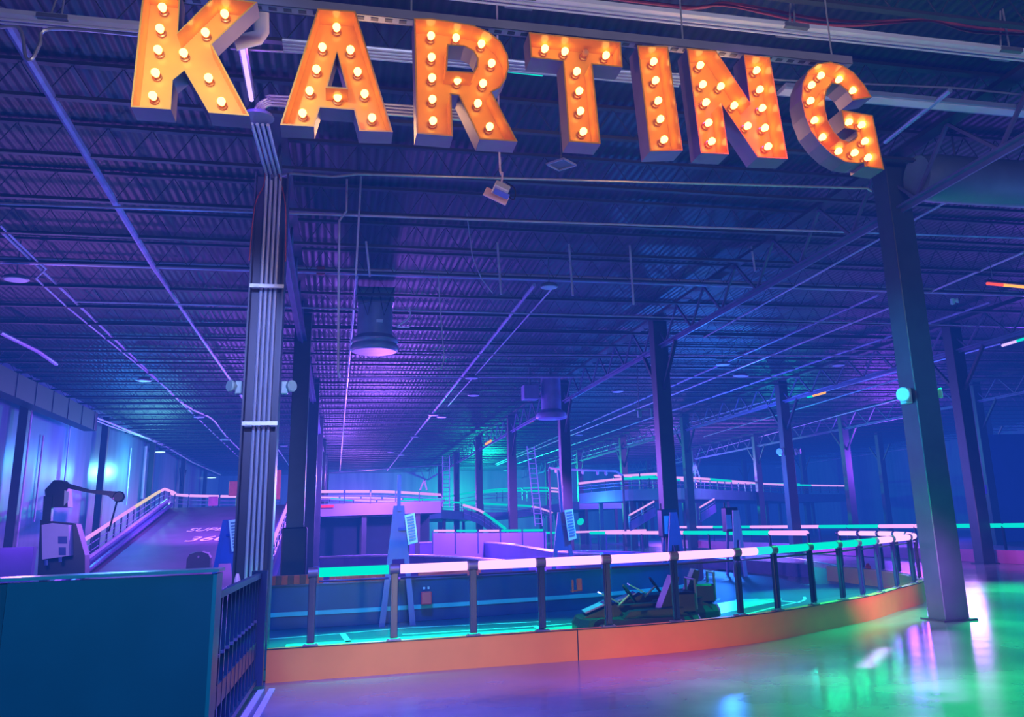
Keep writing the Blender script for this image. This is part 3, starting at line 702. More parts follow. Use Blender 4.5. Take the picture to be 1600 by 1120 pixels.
for i in range(len(ps)-1):
    pts = []
    n = max(2, int((ps[i+1]-ps[i])/.25))
    for k in range(n+1):
        s = ps[i]+.07+(ps[i+1]-ps[i]-.14)*k/n; p, t = along(s); pts.append(p+Vector((-t.y, t.x, 0))*.05+Vector((0, 0, ZT)))
    kind = seg[i] if i < len(seg) else 'P'
    if kind == 'PG':
        obj('light_tube', tube(nb(), pts[:n//2+1], .052, 12), T_PINK, rail, smooth=True); obj('light_tube', tube(nb(), pts[n//2:], .052, 12), T_CYAN, rail, smooth=True)
    else: obj('light_tube', tube(nb(), pts, .052, 12), T_GREEN if kind == 'G' else T_PINK, rail, smooth=True, label='green glowing tube' if kind == 'G' else 'pink glowing tube')
    b = nb()
    lo = [Vector((p.x, p.y, ZK+.06)) for p in pts]; hi = [Vector((p.x, p.y, ZT-.12)) for p in pts]
    va = [b.verts.new(p) for p in lo]; vb = [b.verts.new(p) for p in hi]
    for k in range(n): b.faces.new((va[k], va[k+1], vb[k+1], vb[k]))
    obj('glass_panel', b, GLASS, rail)
    obj('lower_rail', tube(nb(), [Vector((p.x, p.y, ZT-.1)) for p in pts], .014, 6), POSTM, rail)

# ------------------------------------------------------------------ generic far rails
def light_rail(label, pts, h, cols, step=2.0, r=.05, name='lit_guard_rail', panel=None, group=None, mid=True, smooth_n=4):
    """pts: tube line; posts of height h below it; cols(t) -> material"""
    P = smoothpts(pts, smooth_n) if len(pts) > 2 else [Vector(p) for p in pts]
    LL = [0]
    for p, q in zip(P, P[1:]): LL.append(LL[-1]+(q-p).length)
    def al(s):
        for i in range(len(LL)-1):
            if s <= LL[i+1]+1e-6 or i == len(LL)-2:
                return P[i].lerp(P[i+1], (s-LL[i])/max(1e-6, LL[i+1]-LL[i]))
    c = al(LL[-1]/2)
    e = empty(name, (c.x, c.y, c.z-h), label, 'railing', group)
    n = max(1, round(LL[-1]/step)); ds = LL[-1]/n
    for i in range(n):
        a, b_ = ds*i+.05, ds*(i+1)-.05
        k = max(1, int(ds/.6)); pp = [al(a+(b_-a)*q/k) for q in range(k+1)]
        obj('light_tube', tube(nb(), pp, r, 8), cols((i+.5)/n), e, smooth=True)
    for i in range(n+1):
        p = al(min(LL[-1], ds*i)); obj('post', bar(nb(), p+Vector((0, 0, -h)), p+Vector((0, 0, -.02)), .07, .05), POSTM, e)
    if mid:
        b = nb()
        for f in (.35, .65): tube(b, [p-Vector((0, 0, h*f)) for p in P], .018, 5)
        obj('mid_rail', b, PIPE2, e)
    if panel:
        zt_, zb_, mt = panel; b = nb()
        va = [b.verts.new(p+Vector((0, 0, zt_))) for p in P]; vb = [b.verts.new(p+Vector((0, 0, zb_))) for p in P]
        vc = [b.verts.new(p+Vector((.12, .1, zt_))) for p in P]; vd = [b.verts.new(p+Vector((.12, .1, zb_))) for p in P]
        for k in range(len(P)-1):
            b.faces.new((va[k], va[k+1], vb[k+1], vb[k])); b.faces.new((vc[k], vc[k+1], vd[k+1], vd[k])); b.faces.new((va[k], va[k+1], vc[k+1], vc[k])); b.faces.new((vb[k], vb[k+1], vd[k+1], vd[k]))
        obj('side_panel', b, mt, e)
    return e
def bands(*bs):
    def f(t):
        for lim, mt in bs:
            if t <= lim: return mt
        return bs[-1][1]
    return f
PADM = pbr('lilac_pad', '7264b8', .35, 0, .12, .8)
BPAD = pbr('blue_pad', '28509c', .35, 0, .12, .8)
# corridor rails (aisle between x=12 and x=19.4)
light_rail('glowing pink and green rail along the left side of the visitor aisle', [(12.0, 22.0, ZT), (12.0, 30, ZT), (11.9, 36, ZT), (11.6, 42, ZT)], .8, bands((.12, T_PFAR), (.42, T_GREEN), (.9, T_PFAR), (1, T_GREEN)), 2.2, panel=(-.8, -1.14, TRACKPAD), mid=False, r=.065)
light_rail('glowing rail along the far side of the visitor aisle, light-tinted pink kick wall below', [(19.4, 15, 1.1), (19.4, 24, 1.1), (19.4, 32, 1.12), (19.4, 41, 1.15), (19.2, 52, 1.2)], .7, bands((.2, T_GREEN), (.27, T_GREEN), (.4, T_PFAR), (.52, T_GREEN), (.68, T_PFAR), (.8, T_GREEN), (1, T_PFAR)), 2.2, panel=(-.72, -1.095, pbr('light_tinted_kick', 'e060a8', .45, 0, .06, 2)), mid=False, r=.065)  # purple light on the orange kick wall is put into its colour
light_rail('low row of small pink and green tubes on the barrier left of the middle columns', [at(676, 829, 1, 42), at(760, 829, 1, 42), at(850, 828, 1, 42)], 1.0, bands((.1, T_PFAR), (.3, T_CYAN), (.62, T_PFAR), (1, T_GREEN)), 1.1, r=.05, panel=(-.1, -1.3, PADM), mid=False)
light_rail('far row of pink tubes crossing just behind the middle columns', [at(850, 832.5, 1, 46), at(1010, 828, 1, 50)], 1.0, bands((.3, T_GREEN), (1, T_PFAR)), 2.2, r=.05, mid=False)
# ------------------------------------------------------------------ ramp at the left
RX0, RX1, RY0, RY1, RZ = -8.1, -2.3, 31.2, 49.2, 3.05
e = empty('kart_ramp', ((RX0+RX1)/2, RY0, 0), 'wide dark kart ramp rising at left with lavender lettering on it', 'ramp')
bm = nb(); prism(bm, [(RX0, RY0, .01), (RX0, RY1, RZ), (RX0, RY1, RZ-.35), (RX0, RY0+2, .01)], (RX1-RX0, 0, 0)); obj('ramp_surface', bm, WOODRAMP, e)
slope = math.atan2(RZ, RY1-RY0)
for s, xx in ((-1, RX0), (1, RX1)):
    b = nb(); prism(b, [(xx, RY0, 0), (xx, RY0, .35), (xx, RY1, RZ+.35), (xx, RY1, RZ-.3), (xx, RY0+2.0, 0)], (s*.3, 0, 0)); obj('side_wall', b, pbr('purple_barrier', '5a3f9a', .3, 0, .1, .8), e)
    b = nb()
    tube(b, [(xx+s*.15, RY0, .38), (xx+s*.15, RY1, RZ+.38)], .07, 8); obj('top_tube', b, PIPE, e, smooth=True)
    b = nb(); tube(b, [(xx-s*.12, RY0+.3, .24), (xx-s*.12, RY1-.5, RZ+.14)], .1, 8); obj('bumper_tube', b, pbr('purple_barrier', '5a3f9a'), e, smooth=True)
def text(body, size, loc, M, parent, mat, name='lettering', shear=.35, ext=.004, align='LEFT'):
    cu = bpy.data.curves.new(name, 'FONT'); cu.body = body; cu.size = size; cu.shear = shear; cu.extrude = ext; cu.align_x = align
    o = bpy.data.objects.new(name, cu); COL.objects.link(o)
    me = bpy.data.meshes.new_from_object(o); bpy.data.objects.remove(o)
    me.transform(M.to_4x4()); me.transform(Matrix.Translation(loc)); me.materials.append(mat)
    o = bpy.data.objects.new(name, me); COL.objects.link(o)
    if parent: adopt(o, parent)
    return o
MR = Matrix.Rotation(slope, 3, 'X')
def onramp(px, py):
    d = FW*F+RT*(px-CX)-UP*(py-CY); nrm = Vector((0, -math.sin(slope), math.cos(slope))); t = (Vector((0, RY0, .01))-CO).dot(nrm)/d.dot(nrm); return CO+d*t
a1, a2 = onramp(296, 832), onramp(284, 847)
for body, a_, sz, wpx in (('SUPER', onramp(289, 831), 1.1, 72), ('360', onramp(284, 847), 1.5, 64)):
    wid = (onramp(289+wpx, 840)-onramp(289, 840)).length
    o = text(body, sz, Vector((0, 0, 0)), Matrix.Identity(3), None, TEXTM)
    w0 = max(v.co.x for v in o.data.vertices)-min(v.co.x for v in o.data.vertices)
    o.data.transform(Matrix.Diagonal((wid/w0, 1, 1, 1))); o.data.transform(MR.to_4x4()); o.data.transform(Matrix.Translation(a_+Vector((0, -.003, .02))))
    adopt(o, e)
RT_ = bands((.5, T_PINKS), (.8, T_YEL), (1, T_PFAR))
def rampz(y): return RZ*(y-RY0)/(RY1-RY0)
light_rail('sloping pink and yellow lit rail on the left side of the ramp', [(-8.35, 33.4, rampz(33.4)+1.05), (-8.35, 41, rampz(41)+1.05), (-8.35, 48.2, rampz(48.2)+1.0), (-8.3, 49.6, RZ+.88), (-8.2, 51, RZ+.8)], .85, RT_, 1.1, r=.07)
light_rail('sloping pink and yellow lit rail on the right side of the ramp', [(-2.1, 32.4, rampz(32.4)+1.02), (-2.1, 41, rampz(41)+1.02), (-2.1, 49, RZ+.95)], .85, bands((.6, T_PINKS), (.85, T_YEL), (1, T_GREEN)), 1.4, r=.07)
b = nb(); a = onramp(309, 889)
p = empty('kart_trolley', a, 'small black rounded thing standing on the lower ramp', 'block')
b = nb(); prism(b, [a+Vector((-.38, 0, 0)), a+Vector((-.38, 0, .34)), a+Vector((-.3, 0, .5)), a+Vector((-.1, 0, .56)), a+Vector((.1, 0, .56)), a+Vector((.3, 0, .5)), a+Vector((.38, 0, .34)), a+Vector((.38, 0, 0))], (0, .4, .03)); obj('block_body', b, BLACK, p)
obj('lens', lathe(nb(), [(.05, 0), (.03, .03)], a+Vector((0, 0, .4)), 10, Matrix.Rotation(R(90), 3, 'X')), GREYSTEEL, p)
# upper platform behind the ramp
e = empty('raised_platform', (-1.4, 52, 0), 'raised track platform with lilac fascia spanning behind the conduit column', 'platform')
b = nb(); box(b, (-1.4, 52.2, 2.72), (13.6, 5.4, .62)); obj('fascia_deck', b, DECKSIDE, e)
for xx in (-1.6, 1.4, 4.2):
    for yy in (49.9, 54.3): obj('support_post', box(nb(), (xx, yy, 1.2), (.25, .25, 2.4)), BLACKSTEEL, e)
box_ = obj('back_cladding', box(nb(), (1.8, 54.7, 1.2), (7, .08, 2.4)), pbr('dark_teal_cladding', '234a64', .5, 0, .25, .6), e)
light_rail('pink lit rail along the front of the raised platform', [at(497, 768, 1, 49.5), at(600, 768, 1, 49.5), at(690, 773, 1, 50.5)], .62, bands((.85, T_PFAR), (1, T_PINKS)), 1.3, r=.07)
light_rail('pink and green lit rail on the back of the raised platform', [at(497, 777, 1, 54.6), at(600, 778, 1, 54.6), at(692, 783, 1, 55)], .3, bands((.7, T_PFAR), (1, T_GREEN)), 1.2, r=.05)
light_rail('second low pink and green lit rail on the raised platform', [at(515, 779, 1, 53), at(600, 783, 1, 53), at(694, 779, 1, 53.5)], .2, bands((.15, T_CYAN), (.62, T_PFAR), (1, T_GREEN)), 1.2, r=.05)
light_rail('pink lit rail at the top left behind the ramp', [at(266, 771, 1, 52.5), at(300, 774.5, 1, 54), at(438, 776, 1, 55)], .7, bands((1, T_PFAR),), 1.5, r=.07)
b = nb(); a, c = at(497, 791, 1, 49.4), at(522, 791, 1, 49.4); box(b, (a+c)/2, ((c-a).length, .05, .14)); obj('red_strip', b, RED, label='short red strip on the lilac fascia beside the dark column', cat='strip')
# checkered gantry details behind the ramp
for q, w, h, mt, lab in ((((371, 763)), .9, .8, pbr('orange_board', 'd86a50', .5, 0, .1, 4), 'small orange board behind the ramp, beside the conduit column'), ((375, 784), .45, .6, pbr('lime_board', '8ad84a', .5, 0, .1, 4), 'small lime green board at the ramp top beside the conduit column'), ((333, 783), .5, .5, pbr('pink_board', 'f060b0', .5, 0, .1, 4), 'small round pink panel at the top of the ramp'), ((432, 757), .45, 1.6, pbr('orange_board', 'd86a50'), 'tall orange board just right of the conduit column')):
    a = at(*q, 1, 53); e = empty('course_board', (a.x, a.y, RZ), lab, 'board')
    obj('panel', box(nb(), a, (w, .06, h), bev=.02), mt, e); obj('support', bar(nb(), (a.x, a.y+.05, RZ-.02), a, .06), BLACKSTEEL, e)
# ------------------------------------------------------------------ raised curved track, right half
FB = [at(905, 771, 2, 3.4), at(960, 766, 2, 3.4), at(1000, 764, 2, 3.4), at(1080, 763, 2, 3.4), at(1150, 766.5, 2, 3.4), at(1200, 769, 2, 3.4)]
FB += [Vector((36.5, 68, 3.3)), Vector((44, 73, 3.3))]
FASCG = pbr('green_lit_fascia', '5c90a0', .45, 0, .1, .8)  # green light on the fascia is put into its colour
def deck(label, pts, w, hgt, mt, posts=True, name='raised_track'):
    P = smoothpts(pts, 5); c = P[len(P)//2]
    e = empty(name, (c.x, c.y, 0), label, 'raised track')
    Q = offs([Vector((p.x, p.y, 0)) for p in P], w); b = nb()
    v = [[b.verts.new(p), b.verts.new((q.x, q.y, p.z)), b.verts.new((q.x, q.y, p.z-hgt)), b.verts.new(p-Vector((0, 0, hgt)))] for p, q in zip(P, Q)]
    for r0, r1 in zip(v, v[1:]):
        for k in range(4): b.faces.new((r0[k], r0[(k+1) % 4], r1[(k+1) % 4], r1[k]))
    b.faces.new(v[0]); b.faces.new(v[-1]); obj('deck_body', b, mt, e)
    if posts:
        for p, q in list(zip(P, Q))[2::6]:
            for s in (.15, .85):
                x_, y_ = p.x+(q.x-p.x)*s, p.y+(q.y-p.y)*s
                obj('support_post', box(nb(), (x_, y_, (p.z-hgt)/2), (.22, .22, p.z-hgt)), BLACKSTEEL, e)
    return P, Q
P, Q = deck('raised curved track with light-tinted teal fascia across the right half, far behind', FB, 4.5, .62, FASCG)
up = lambda pts, z: [p+Vector((0, 0, z)) for p in pts]
light_rail('front lit rail on the raised curved track, pink and green', up([Vector((p.x, p.y, 3.4)) for p in P[::5]], .62), .62, bands((.1, T_PFAR), (.2, T_GREEN), (.32, T_PFAR), (.42, T_GREEN), (.76, T_PFAR), (.86, T_GREEN), (1, T_PFAR)), 1.6, r=.07, smooth_n=3)
light_rail('rear lit rail on the raised curved track, pink and green', [Vector((q.x, q.y, 4.4)) for q in Q[::5]], .9, bands((.05, T_GREEN), (.22, T_PFAR), (.45, T_GREEN), (.8, T_PFAR), (1, T_GREEN)), 1.8, r=.07, smooth_n=3)
# green curved track between platform and raised track
GF = [at(700, 784, 1, 66), at(745, 788, 1, 70), at(795, 790, 1, 72), at(850, 786, 1, 71), at(905, 779, 1, 68)]
deck('green lit curved track behind the middle columns', up([at(690, 796, 1, 64), at(745, 800, 1, 70), at(795, 799, 1, 72), at(850, 790, 1, 71), at(905, 783, 1, 68)], 0), 5, .6, FASCG)
light_rail('green rail sweeping upward behind the middle columns, upper one', [at(690, 777, 1, 72), at(720, 772, 1, 74), at(760, 766, 1, 76), at(795, 763.5, 1, 77), at(850, 762, 1, 76), at(893, 765, 1, 74)], 1.0, bands((.78, T_GREEN), (1, T_PFAR)), 2.2, r=.07)
light_rail('green rail behind the middle columns, second upper one', [at(752, 769, 1, 73), at(795, 767, 1, 74), at(850, 767, 1, 73), at(893, 770, 1, 71)], .8, bands((.75, T_GREEN), (1, T_PFAR)), 2.2, r=.07)
light_rail('green and pink rail bending down behind the middle columns, lower one', [at(690, 784, 1, 62), at(740, 786, 1, 64), at(797, 789, 1, 65), at(830, 791, 1, 64), at(850, 796, 1, 62), at(863, 801, 1, 60)], .6, bands((.62, T_GREEN), (1, T_PFAR)), 2.0, r=.065)
light_rail('steep pink to green rail descending left of a middle column', [at(724, 789, 1, 60), at(746, 796, 1, 58), at(760, 804, 1, 56), at(790, 826, 1, 53)], .8, bands((.45, T_PFAR), (1, T_GREEN)), 1.3, r=.08, panel=(-.25, -.85, pbr('teal_panel', '3c7a90', .4, 0, .1, 1)))
light_rail('slanting pink tube rail left of the first middle column', [at(983, 805, 1, 47), at(1022, 783, 1, 50)], .7, bands((1, T_PFAR),), 2.4, r=.05, panel=(-.35, -.8, PADM))
light_rail('slanting pink tube rail right of the first middle column', [at(1093, 793, 1, 50), at(1116, 779, 1, 53)], .7, bands((1, T_PFAR),), 2.4, r=.05, panel=(-.35, -.8, PADM))
for q, lab in (((771, 808), 'row of small red lamps on the descending ramp side, upper'), ((758, 804), 'row of small red lamps on the descending ramp side, lower')):
    pass
a = at(907, 815, 1, 50); obj('green_lamp', lathe(nb(), [(.05, -.2), (.16, -.1), (.18, .05), (.1, .2)], a, 12, Matrix.Rotation(R(50), 3, 'Y')), T_GREEN, smooth=True, label='small green glowing lamp right of the sign stand with white paper', cat='lamp')
# ------------------------------------------------------------------ front left: blue counter and barred gate
bx1, by, bt = -.69, 6.0, 1.40
e = empty('blue_counter', (-2.2, by+.15, 0), 'tall flat blue counter panel filling the lower left corner', 'counter')
obj('front_panel', box(nb(), (-1.26, by+.02, bt/2-.01), (1.13, .04, bt-.02)), BLUEBOX, e)
obj('side_panel', box(nb(), (-2.83, by+.03, bt/2-.01), (2.0, .04, bt-.02)), pbr('blue_panel_dark', '284a66', .5, 0, .1, 1.5), e)
obj('end_panel', box(nb(), (bx1-.012, by+.12, bt/2-.01), (.022, .28, bt-.02)), pbr('teal_highlight_panel', '3f8aa0', .4, 0, .06, 2), e)  # teal highlight on the counter end is put into its colour
obj('counter_top', box(nb(), (-2.26, by+.13, bt), (3.16, .3, .018)), pbr('pale_edge', '8ca4b8', .35, .2, .08, 3), e)
# gate between counter and column
ga, gb = Vector((-.86, 7.55, 0)), Vector((-.80, 10.75, 0)); gd = (gb-ga).normalized(); GL = (gb-ga).length
e = empty('barred_gate', ga, 'dark barred swing gate between the blue counter and the orange kick wall', 'gate')
GM = pbr('gate_blue_black', '1c3050', .35, .1, .1, 4)
Pt = lambda s, z: ga+gd*(s*GL)+Vector((0, 0, z))
b = nb(); bar(b, Pt(0, 1.17), Pt(1, 1.17), .05, .05); bar(b, Pt(0, .1), Pt(1, .1), .05, .05); bar(b, Pt(0, .1), Pt(0, 1.2), .05, .05); bar(b, Pt(1, .05), Pt(1, 1.22), .16, .16); obj('gate_frame', b, GM, e)
for k in range(11): obj('gate_bar', bar(nb(), Pt(.06+.085*k, .12), Pt(.06+.085*k, 1.18), .028), GM, e)
obj('kick_board', bar(nb(), Pt(.03, .42), Pt(.95, .42), .02, .16), GM, e)
b = nb()
for k in range(11): bar(b, Pt(.035+.085*k, .72), Pt(.05+.085*k, .72), .045, .02)
obj('latch_row', b, GREYSTEEL, e)
for k, dx in enumerate((.05, .16)):
    a, c = ga+Vector((dx, -.25, 0)), gb+Vector((dx+.02, -.02, 0)); n = Vector((.03, 0, 0))
    b = nb(); prism(b, [a-n+Vector((0, 0, .0)), a+n, c+n, c-n], (0, 0, .012)); obj('floor_strip', b, pbr('white_strip', 'd0c8f0', .4, 0, .06, 5), label=('white floor strip along the foot of the gate, nearer the gate', 'white floor strip along the foot of the gate, outer one')[k], cat='strip')
o = obj('handle_lamp', lathe(nb(), [(.012, 0), (.025, .05), (.03, .12), (.012, .18)], at(370, 918, 1, 9.5)-Vector((0, 0, .05)), 10), pbr('pale_pink_marker', 'f0c0b0', .4, 0, .1, 9), smooth=True, label='small pale marker standing on the gate beside the blue counter', cat='marker')
o.data.transform(Matrix.Translation((0, 0, 0)))

# ------------------------------------------------------------------ track side: barriers, markings
BP = [(-1.3, 17.0), (1, 17.0), (3, 17.2), (5, 17.5), (6.8, 18.2), (8.0, 19.6), (8.6, 22), (8.4, 26), (7.5, 30)]
bp = smoothpts([(x, y, 0) for x, y in BP], 6)
e = empty('track_barrier', (2, 17.1, 0), 'dark blue track barrier with cyan stripe behind the glass railing', 'barrier')
o1 = offs(bp, 0); o2 = offs(bp, .45)
b = nb(); prism(b, [Vector((p.x, p.y, .01)) for p in o1+o2[::-1]], (0, 0, .72)); obj('barrier_body', b, TRACKPAD, e)
o1 = offs(bp, -.02); o2 = offs(bp, .05)
b = nb(); prism(b, [Vector((p.x, p.y, .22)) for p in o1+o2[::-1]], (0, 0, .07)); obj('stripe', b, pbr('cyan_stripe', '3fb8c8', .35, 0, .1, 2), e)
b = nb(); prism(b, [Vector((p.x, p.y, .72)) for p in offs(bp, -.03)+offs(bp, .08)[::-1]], (0, 0, .03)); obj('top_edge', b, pbr('purple_edge', '5a4a9a', .3, 0, .1, 2), e)
e = empty('safety_strip', (.9, 17.0, .75), 'red and dark striped safety strip along the top of the blue barrier', 'safety strip')
b = nb(); b2 = nb()
for k in range(22):
    xx = -1.25+k*.1
    if k == 11: continue
    box(b if k % 2 == 0 or k > 11 else b2, (xx, 17.02, .82), (.096, .16, .15))
obj('red_blocks', b, RED, e, kind='stuff'); obj('dark_blocks', b2, pbr('dark_red', '7a2a2a', .5, 0, .1, 5), e, kind='stuff')
b = nb(); prism(b, [(1.45, 17.0, .75), (2.6, 17.05, .75), (2.6, 17.05, .86), (2.2, 17.0, .92), (1.45, 17, .9)], (0, .1, 0)); obj('red_wedge', b, pbr('coral_red', 'f04858', .4, 0, .05, 4), label='long coral red wedge on the barrier top right of the first sign stand', cat='wedge')
e = empty('red_box', at(666, 942, 1, 16.9), 'small coral red box hanging on the barrier right of the first sign stand', 'box')
a = at(666, 934, 1, 16.9); obj('box_body', box(nb(), a, (.19, .12, .22), bev=.015), pbr('coral_red', 'f04858'), e)
b = nb()
for s in (-1, 1): lathe(b, [(.02, -.02), (.02, .02)], a+Vector((s*.04, 0, .17)), 8)
obj('lamp', b, PLASTICW, e); obj('hook', bar(nb(), a+Vector((0, .06, .1)), a+Vector((0, .14, .1)), .03), BLACK, e)
# painted lines, and green light painted on the track floor as a strip
def stripe(pts, w, label, mt=PAINTLINE):
    P = [Vector((x_, y_, 0)) for x_, y_ in pts]; A, B = offs(P, -w/2), offs(P, w/2); b = nb()
    prism(b, [Vector((p.x, p.y, .006)) for p in A+B[::-1]], (0, 0, .003)); return obj('floor_marking', b, mt, kind='structure')
g = lambda *q: [(lambda v: (v.x, v.y))(at(a_, b_, 2, 0)) for a_, b_ in q]
GE = pbr('green_floor_glow', '4fd8b0', .3, 0, .08, 2)  # glow of green light on the floor, drawn as colour
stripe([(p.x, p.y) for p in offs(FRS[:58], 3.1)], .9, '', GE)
stripe(g((420, 999), (500, 993), (640, 981), (860, 971)), .05, '')
stripe([(p.x, p.y) for p in offs(FRS[:60], 2.2)], .05, '')
stripe([(p.x, p.y) for p in offs(FRS[6:60], 3.9)], .06, '')
stripe(g((545, 1004), (535, 990)), .09, '')
stripe(g((835, 978), (858, 990)), .09, ''); stripe(g((1080, 955), (1120, 968)), .07, ''); stripe(g((1180, 936), (1250, 942)), .07, '')
b = nb(); c = at(1072, 905, 2, 0); ring = [(c.x+1.0*math.cos(t), c.y+1.6*math.sin(t)) for t in [R(k) for k in range(-80, 100, 12)]]
stripe(ring, .12, '')
# dark lane sweeping round the right part of the track, with its white edge line
stripe(g((1035, 897), (1080, 888), (1140, 886), (1200, 888), (1270, 896), (1345, 911)), 2.6, '', pbr('dark_lane', '0e3040', .35, 0, .15, 1))
stripe(g((1150, 866), (1200, 868), (1250, 873), (1300, 882), (1352, 897)), .14, '')
a = at(1358, 902, 1, 19.5); obj('red_marker', lathe(nb(), [(.02, -.32), (.08, -.28), (.09, 0), (.07, .25), (.02, .32)], a, 12), RED, smooth=True, label='red upright marker at the end of the dark curved barrier', cat='marker')
# low barriers further back, purple lit
for pxs, lab, zz in ((((640, 848), (690, 847), (745, 847), (800, 851), (860, 861), (940, 866)), 'long low barrier curving across the purple lit track in the middle', .9), (((500, 871), (560, 869), (640, 868), (720, 871), (800, 878)), 'low barrier edge in front of the purple lit track floor', .7)):
    bp = smoothpts([at(q[0], q[1], 2, zz)*Vector((1, 1, 0)) if False else Vector((at(q[0], q[1], 2, zz).x, at(q[0], q[1], 2, zz).y, 0)) for q in pxs], 6); e = empty('track_barrier', (bp[9].x, bp[9].y, 0), lab, 'barrier')
    b = nb(); prism(b, [Vector((p.x, p.y, .01)) for p in bp+offs(bp, .45)[::-1]], (0, 0, zz-.06)); obj('barrier_body', b, PADM, e)
    obj('top_tube', tube(nb(), [p+Vector((0, 0, zz)) for p in bp], .05, 8), PIPE, e, smooth=True)
a = at(744, 850, 2, .84); obj('white_block', box(nb(), a+Vector((0, -.12, 0)), (.24, .12, .24), bev=.02), PLASTICW, label='small white block on the curving middle barrier', cat='block')

# ------------------------------------------------------------------ A frame sign stands
def aframe(px, pybase, pytop, Y, width, label, panel=None, mast=None, col=None, lean=0):
    c = at(px, pybase, 1, Y); t = at(px, pytop, 1, Y); z0 = 0.01
    top = t.z; x_ = c.x
    e = empty('sign_stand', (x_, Y, 0), label, 'sign stand'); mt = col or PIPE2
    for s in (-1, 1):
        b = nb(); prism(b, [(x_+s*width/2-.05, Y-.02, z0), (x_+s*width/2+.05, Y-.02, z0), (x_+s*.05+.04, Y-.02, top), (x_+s*.05-.04, Y-.02, top)], (0, .06, 0)); obj('leg', b, mt, e)
    b = nb(); zc = z0+(top-z0)*.55; w2 = width/2*.45+.05; prism(b, [(x_-w2, Y-.015, zc), (x_+w2, Y-.015, zc), (x_+.07, Y-.015, top), (x_-.07, Y-.015, top)], (0, .05, 0)); obj('gusset', b, mt, e)
    if mast:
        m0 = at(px-2, pytop, 1, Y); m1 = at(*mast, 1, Y); obj('mast', bar(nb(), Vector((x_, Y, top-.1)), m1, .07, .06), mt, e)
    if panel:
        (ax, ay), (bx, by_), (cx_, cy_), (dx, dy) = panel
        q = [at(ax, ay, 1, Y-.12), at(bx, by_, 1, Y-.12), at(cx_, cy_, 1, Y-.12), at(dx, dy, 1, Y-.12)]
        b = nb(); prism(b, q, (0, .05, 0)); pn = obj('sign_panel', b, pbr('sign_white', 'f4f6ff', .4, 0, .04, 5), e)
        ce = sum(q, Vector())/4; b = nb()
        for k in range(9):
            f = .1+k*.095; l = q[0].lerp(q[3], f); r = q[1].lerp(q[2], f); bar(b, l.lerp(r, .16)-Vector((0, .004, 0)), l.lerp(r, .84)-Vector((0, .004, 0)), .03, (q[0]-q[3]).length*.055)
        obj('print_lines', b, pbr('print_grey', '7f8cb8', .5, 0, .1, 9), pn)
        obj('panel_arm', bar(nb(), ce+Vector((0, .04, 0)), Vector((x_, Y, ce.z)), .05), mt, e)
    return e
LIL = pbr('stand_lilac', '64549e', .4, 0, .08, 3)
aframe(621, 970, 790, 17.0-.6, .52, 'lilac A frame stand with tilted white sign panel, first behind the glass railing', [(632, 805), (648, 801), (653, 847), (638, 851)], (624, 742), LIL)
aframe(881, 900, 800, 20, .62, 'lilac A frame stand with a creased white paper sheet, before a middle column', [(882, 797), (895, 795), (901, 841), (889, 845)], (873, 738), LIL)
a = at(877, 738, 1, 20)
aframe(1103-45, 895, 800, 22, .5, 'lilac A frame stand beside the first middle column', None, None, LIL)
aframe(1143+14, 890, 797, 24, .3, 'narrow pale A frame stand right of the first middle column', None, None, pbr('stand_pale', 'b8a8e0', .4, 0, .05, 3))
aframe(350, 905, 812, 20, .6, 'blue A frame stand with white notice panel left of the conduit column', [(357, 813), (376, 810), (379, 858), (362, 862)], None, pbr('stand_blue', '2848b8', .4, 0, .08, 3))
# screen boxes on poles
def screen(px0, px1, py0, py1, Y, label, face):
    a = at(px0, py0, 1, Y); c = at(px1, py1, 1, Y); ce = (a+c)/2
    e = empty('screen_box', (ce.x, Y, 0), label, 'screen box'); w, h = abs(c.x-a.x), abs(a.z-c.z)
    obj('box_body', box(nb(), ce, (w, .35, h), bev=.02), GM, e)
    f0, f1 = at(face[0], face[1], 1, Y-.19), at(face[2], face[3], 1, Y-.19); fc = (f0+f1)/2
    obj('screen_face', box(nb(), fc, (abs(f1.x-f0.x), .02, abs(f0.z-f1.z))), pbr('screen_pale', '8fb8f0', .3, 0, .05, 4), e)
    for s in (-1, 1): obj('leg', bar(nb(), (ce.x+s*w*.3, Y, ce.z-h/2), (ce.x+s*w*.55, Y, 0), .06), LIL, e)
    obj('antenna', bar(nb(), (ce.x-w*.4, Y, ce.z+h/2), (ce.x-w*.4, Y, ce.z+h/2+.15), .03), BLACK, e)
screen(1030, 1057, 796, 838, 22.5, 'dark box with pale blue screen on legs, against the first middle column', (1037, 806, 1047, 834))
screen(1130, 1152, 793, 830, 25, 'dark box with pale blue screen on legs, right of the first middle column', (1134, 804, 1144, 826))
# light string gantry
p = [at(*q, 1, 40) for q in ((858, 731), (875, 733), (962, 736), (973, 743))]
e = empty('gantry', (p[1].x, 40, 0), 'thin gantry beam with small white lamps crossing behind a middle column', 'gantry')
obj('beam', tube(nb(), p, .05, 6), PIPE, e)
for q in (p[0], p[-1]): obj('mast', bar(nb(), q, (q.x, 40, 0.01), .08), BLACKSTEEL, e)
for k, t in enumerate((.1, .3, .5, .72, .85)): 
    q = p[0].lerp(p[2], t); obj('lamp', lathe(nb(), [(.03, -.22), (.07, -.16), (.06, -.06), (.02, 0)], q, 10), PLASTICW, e, smooth=True)

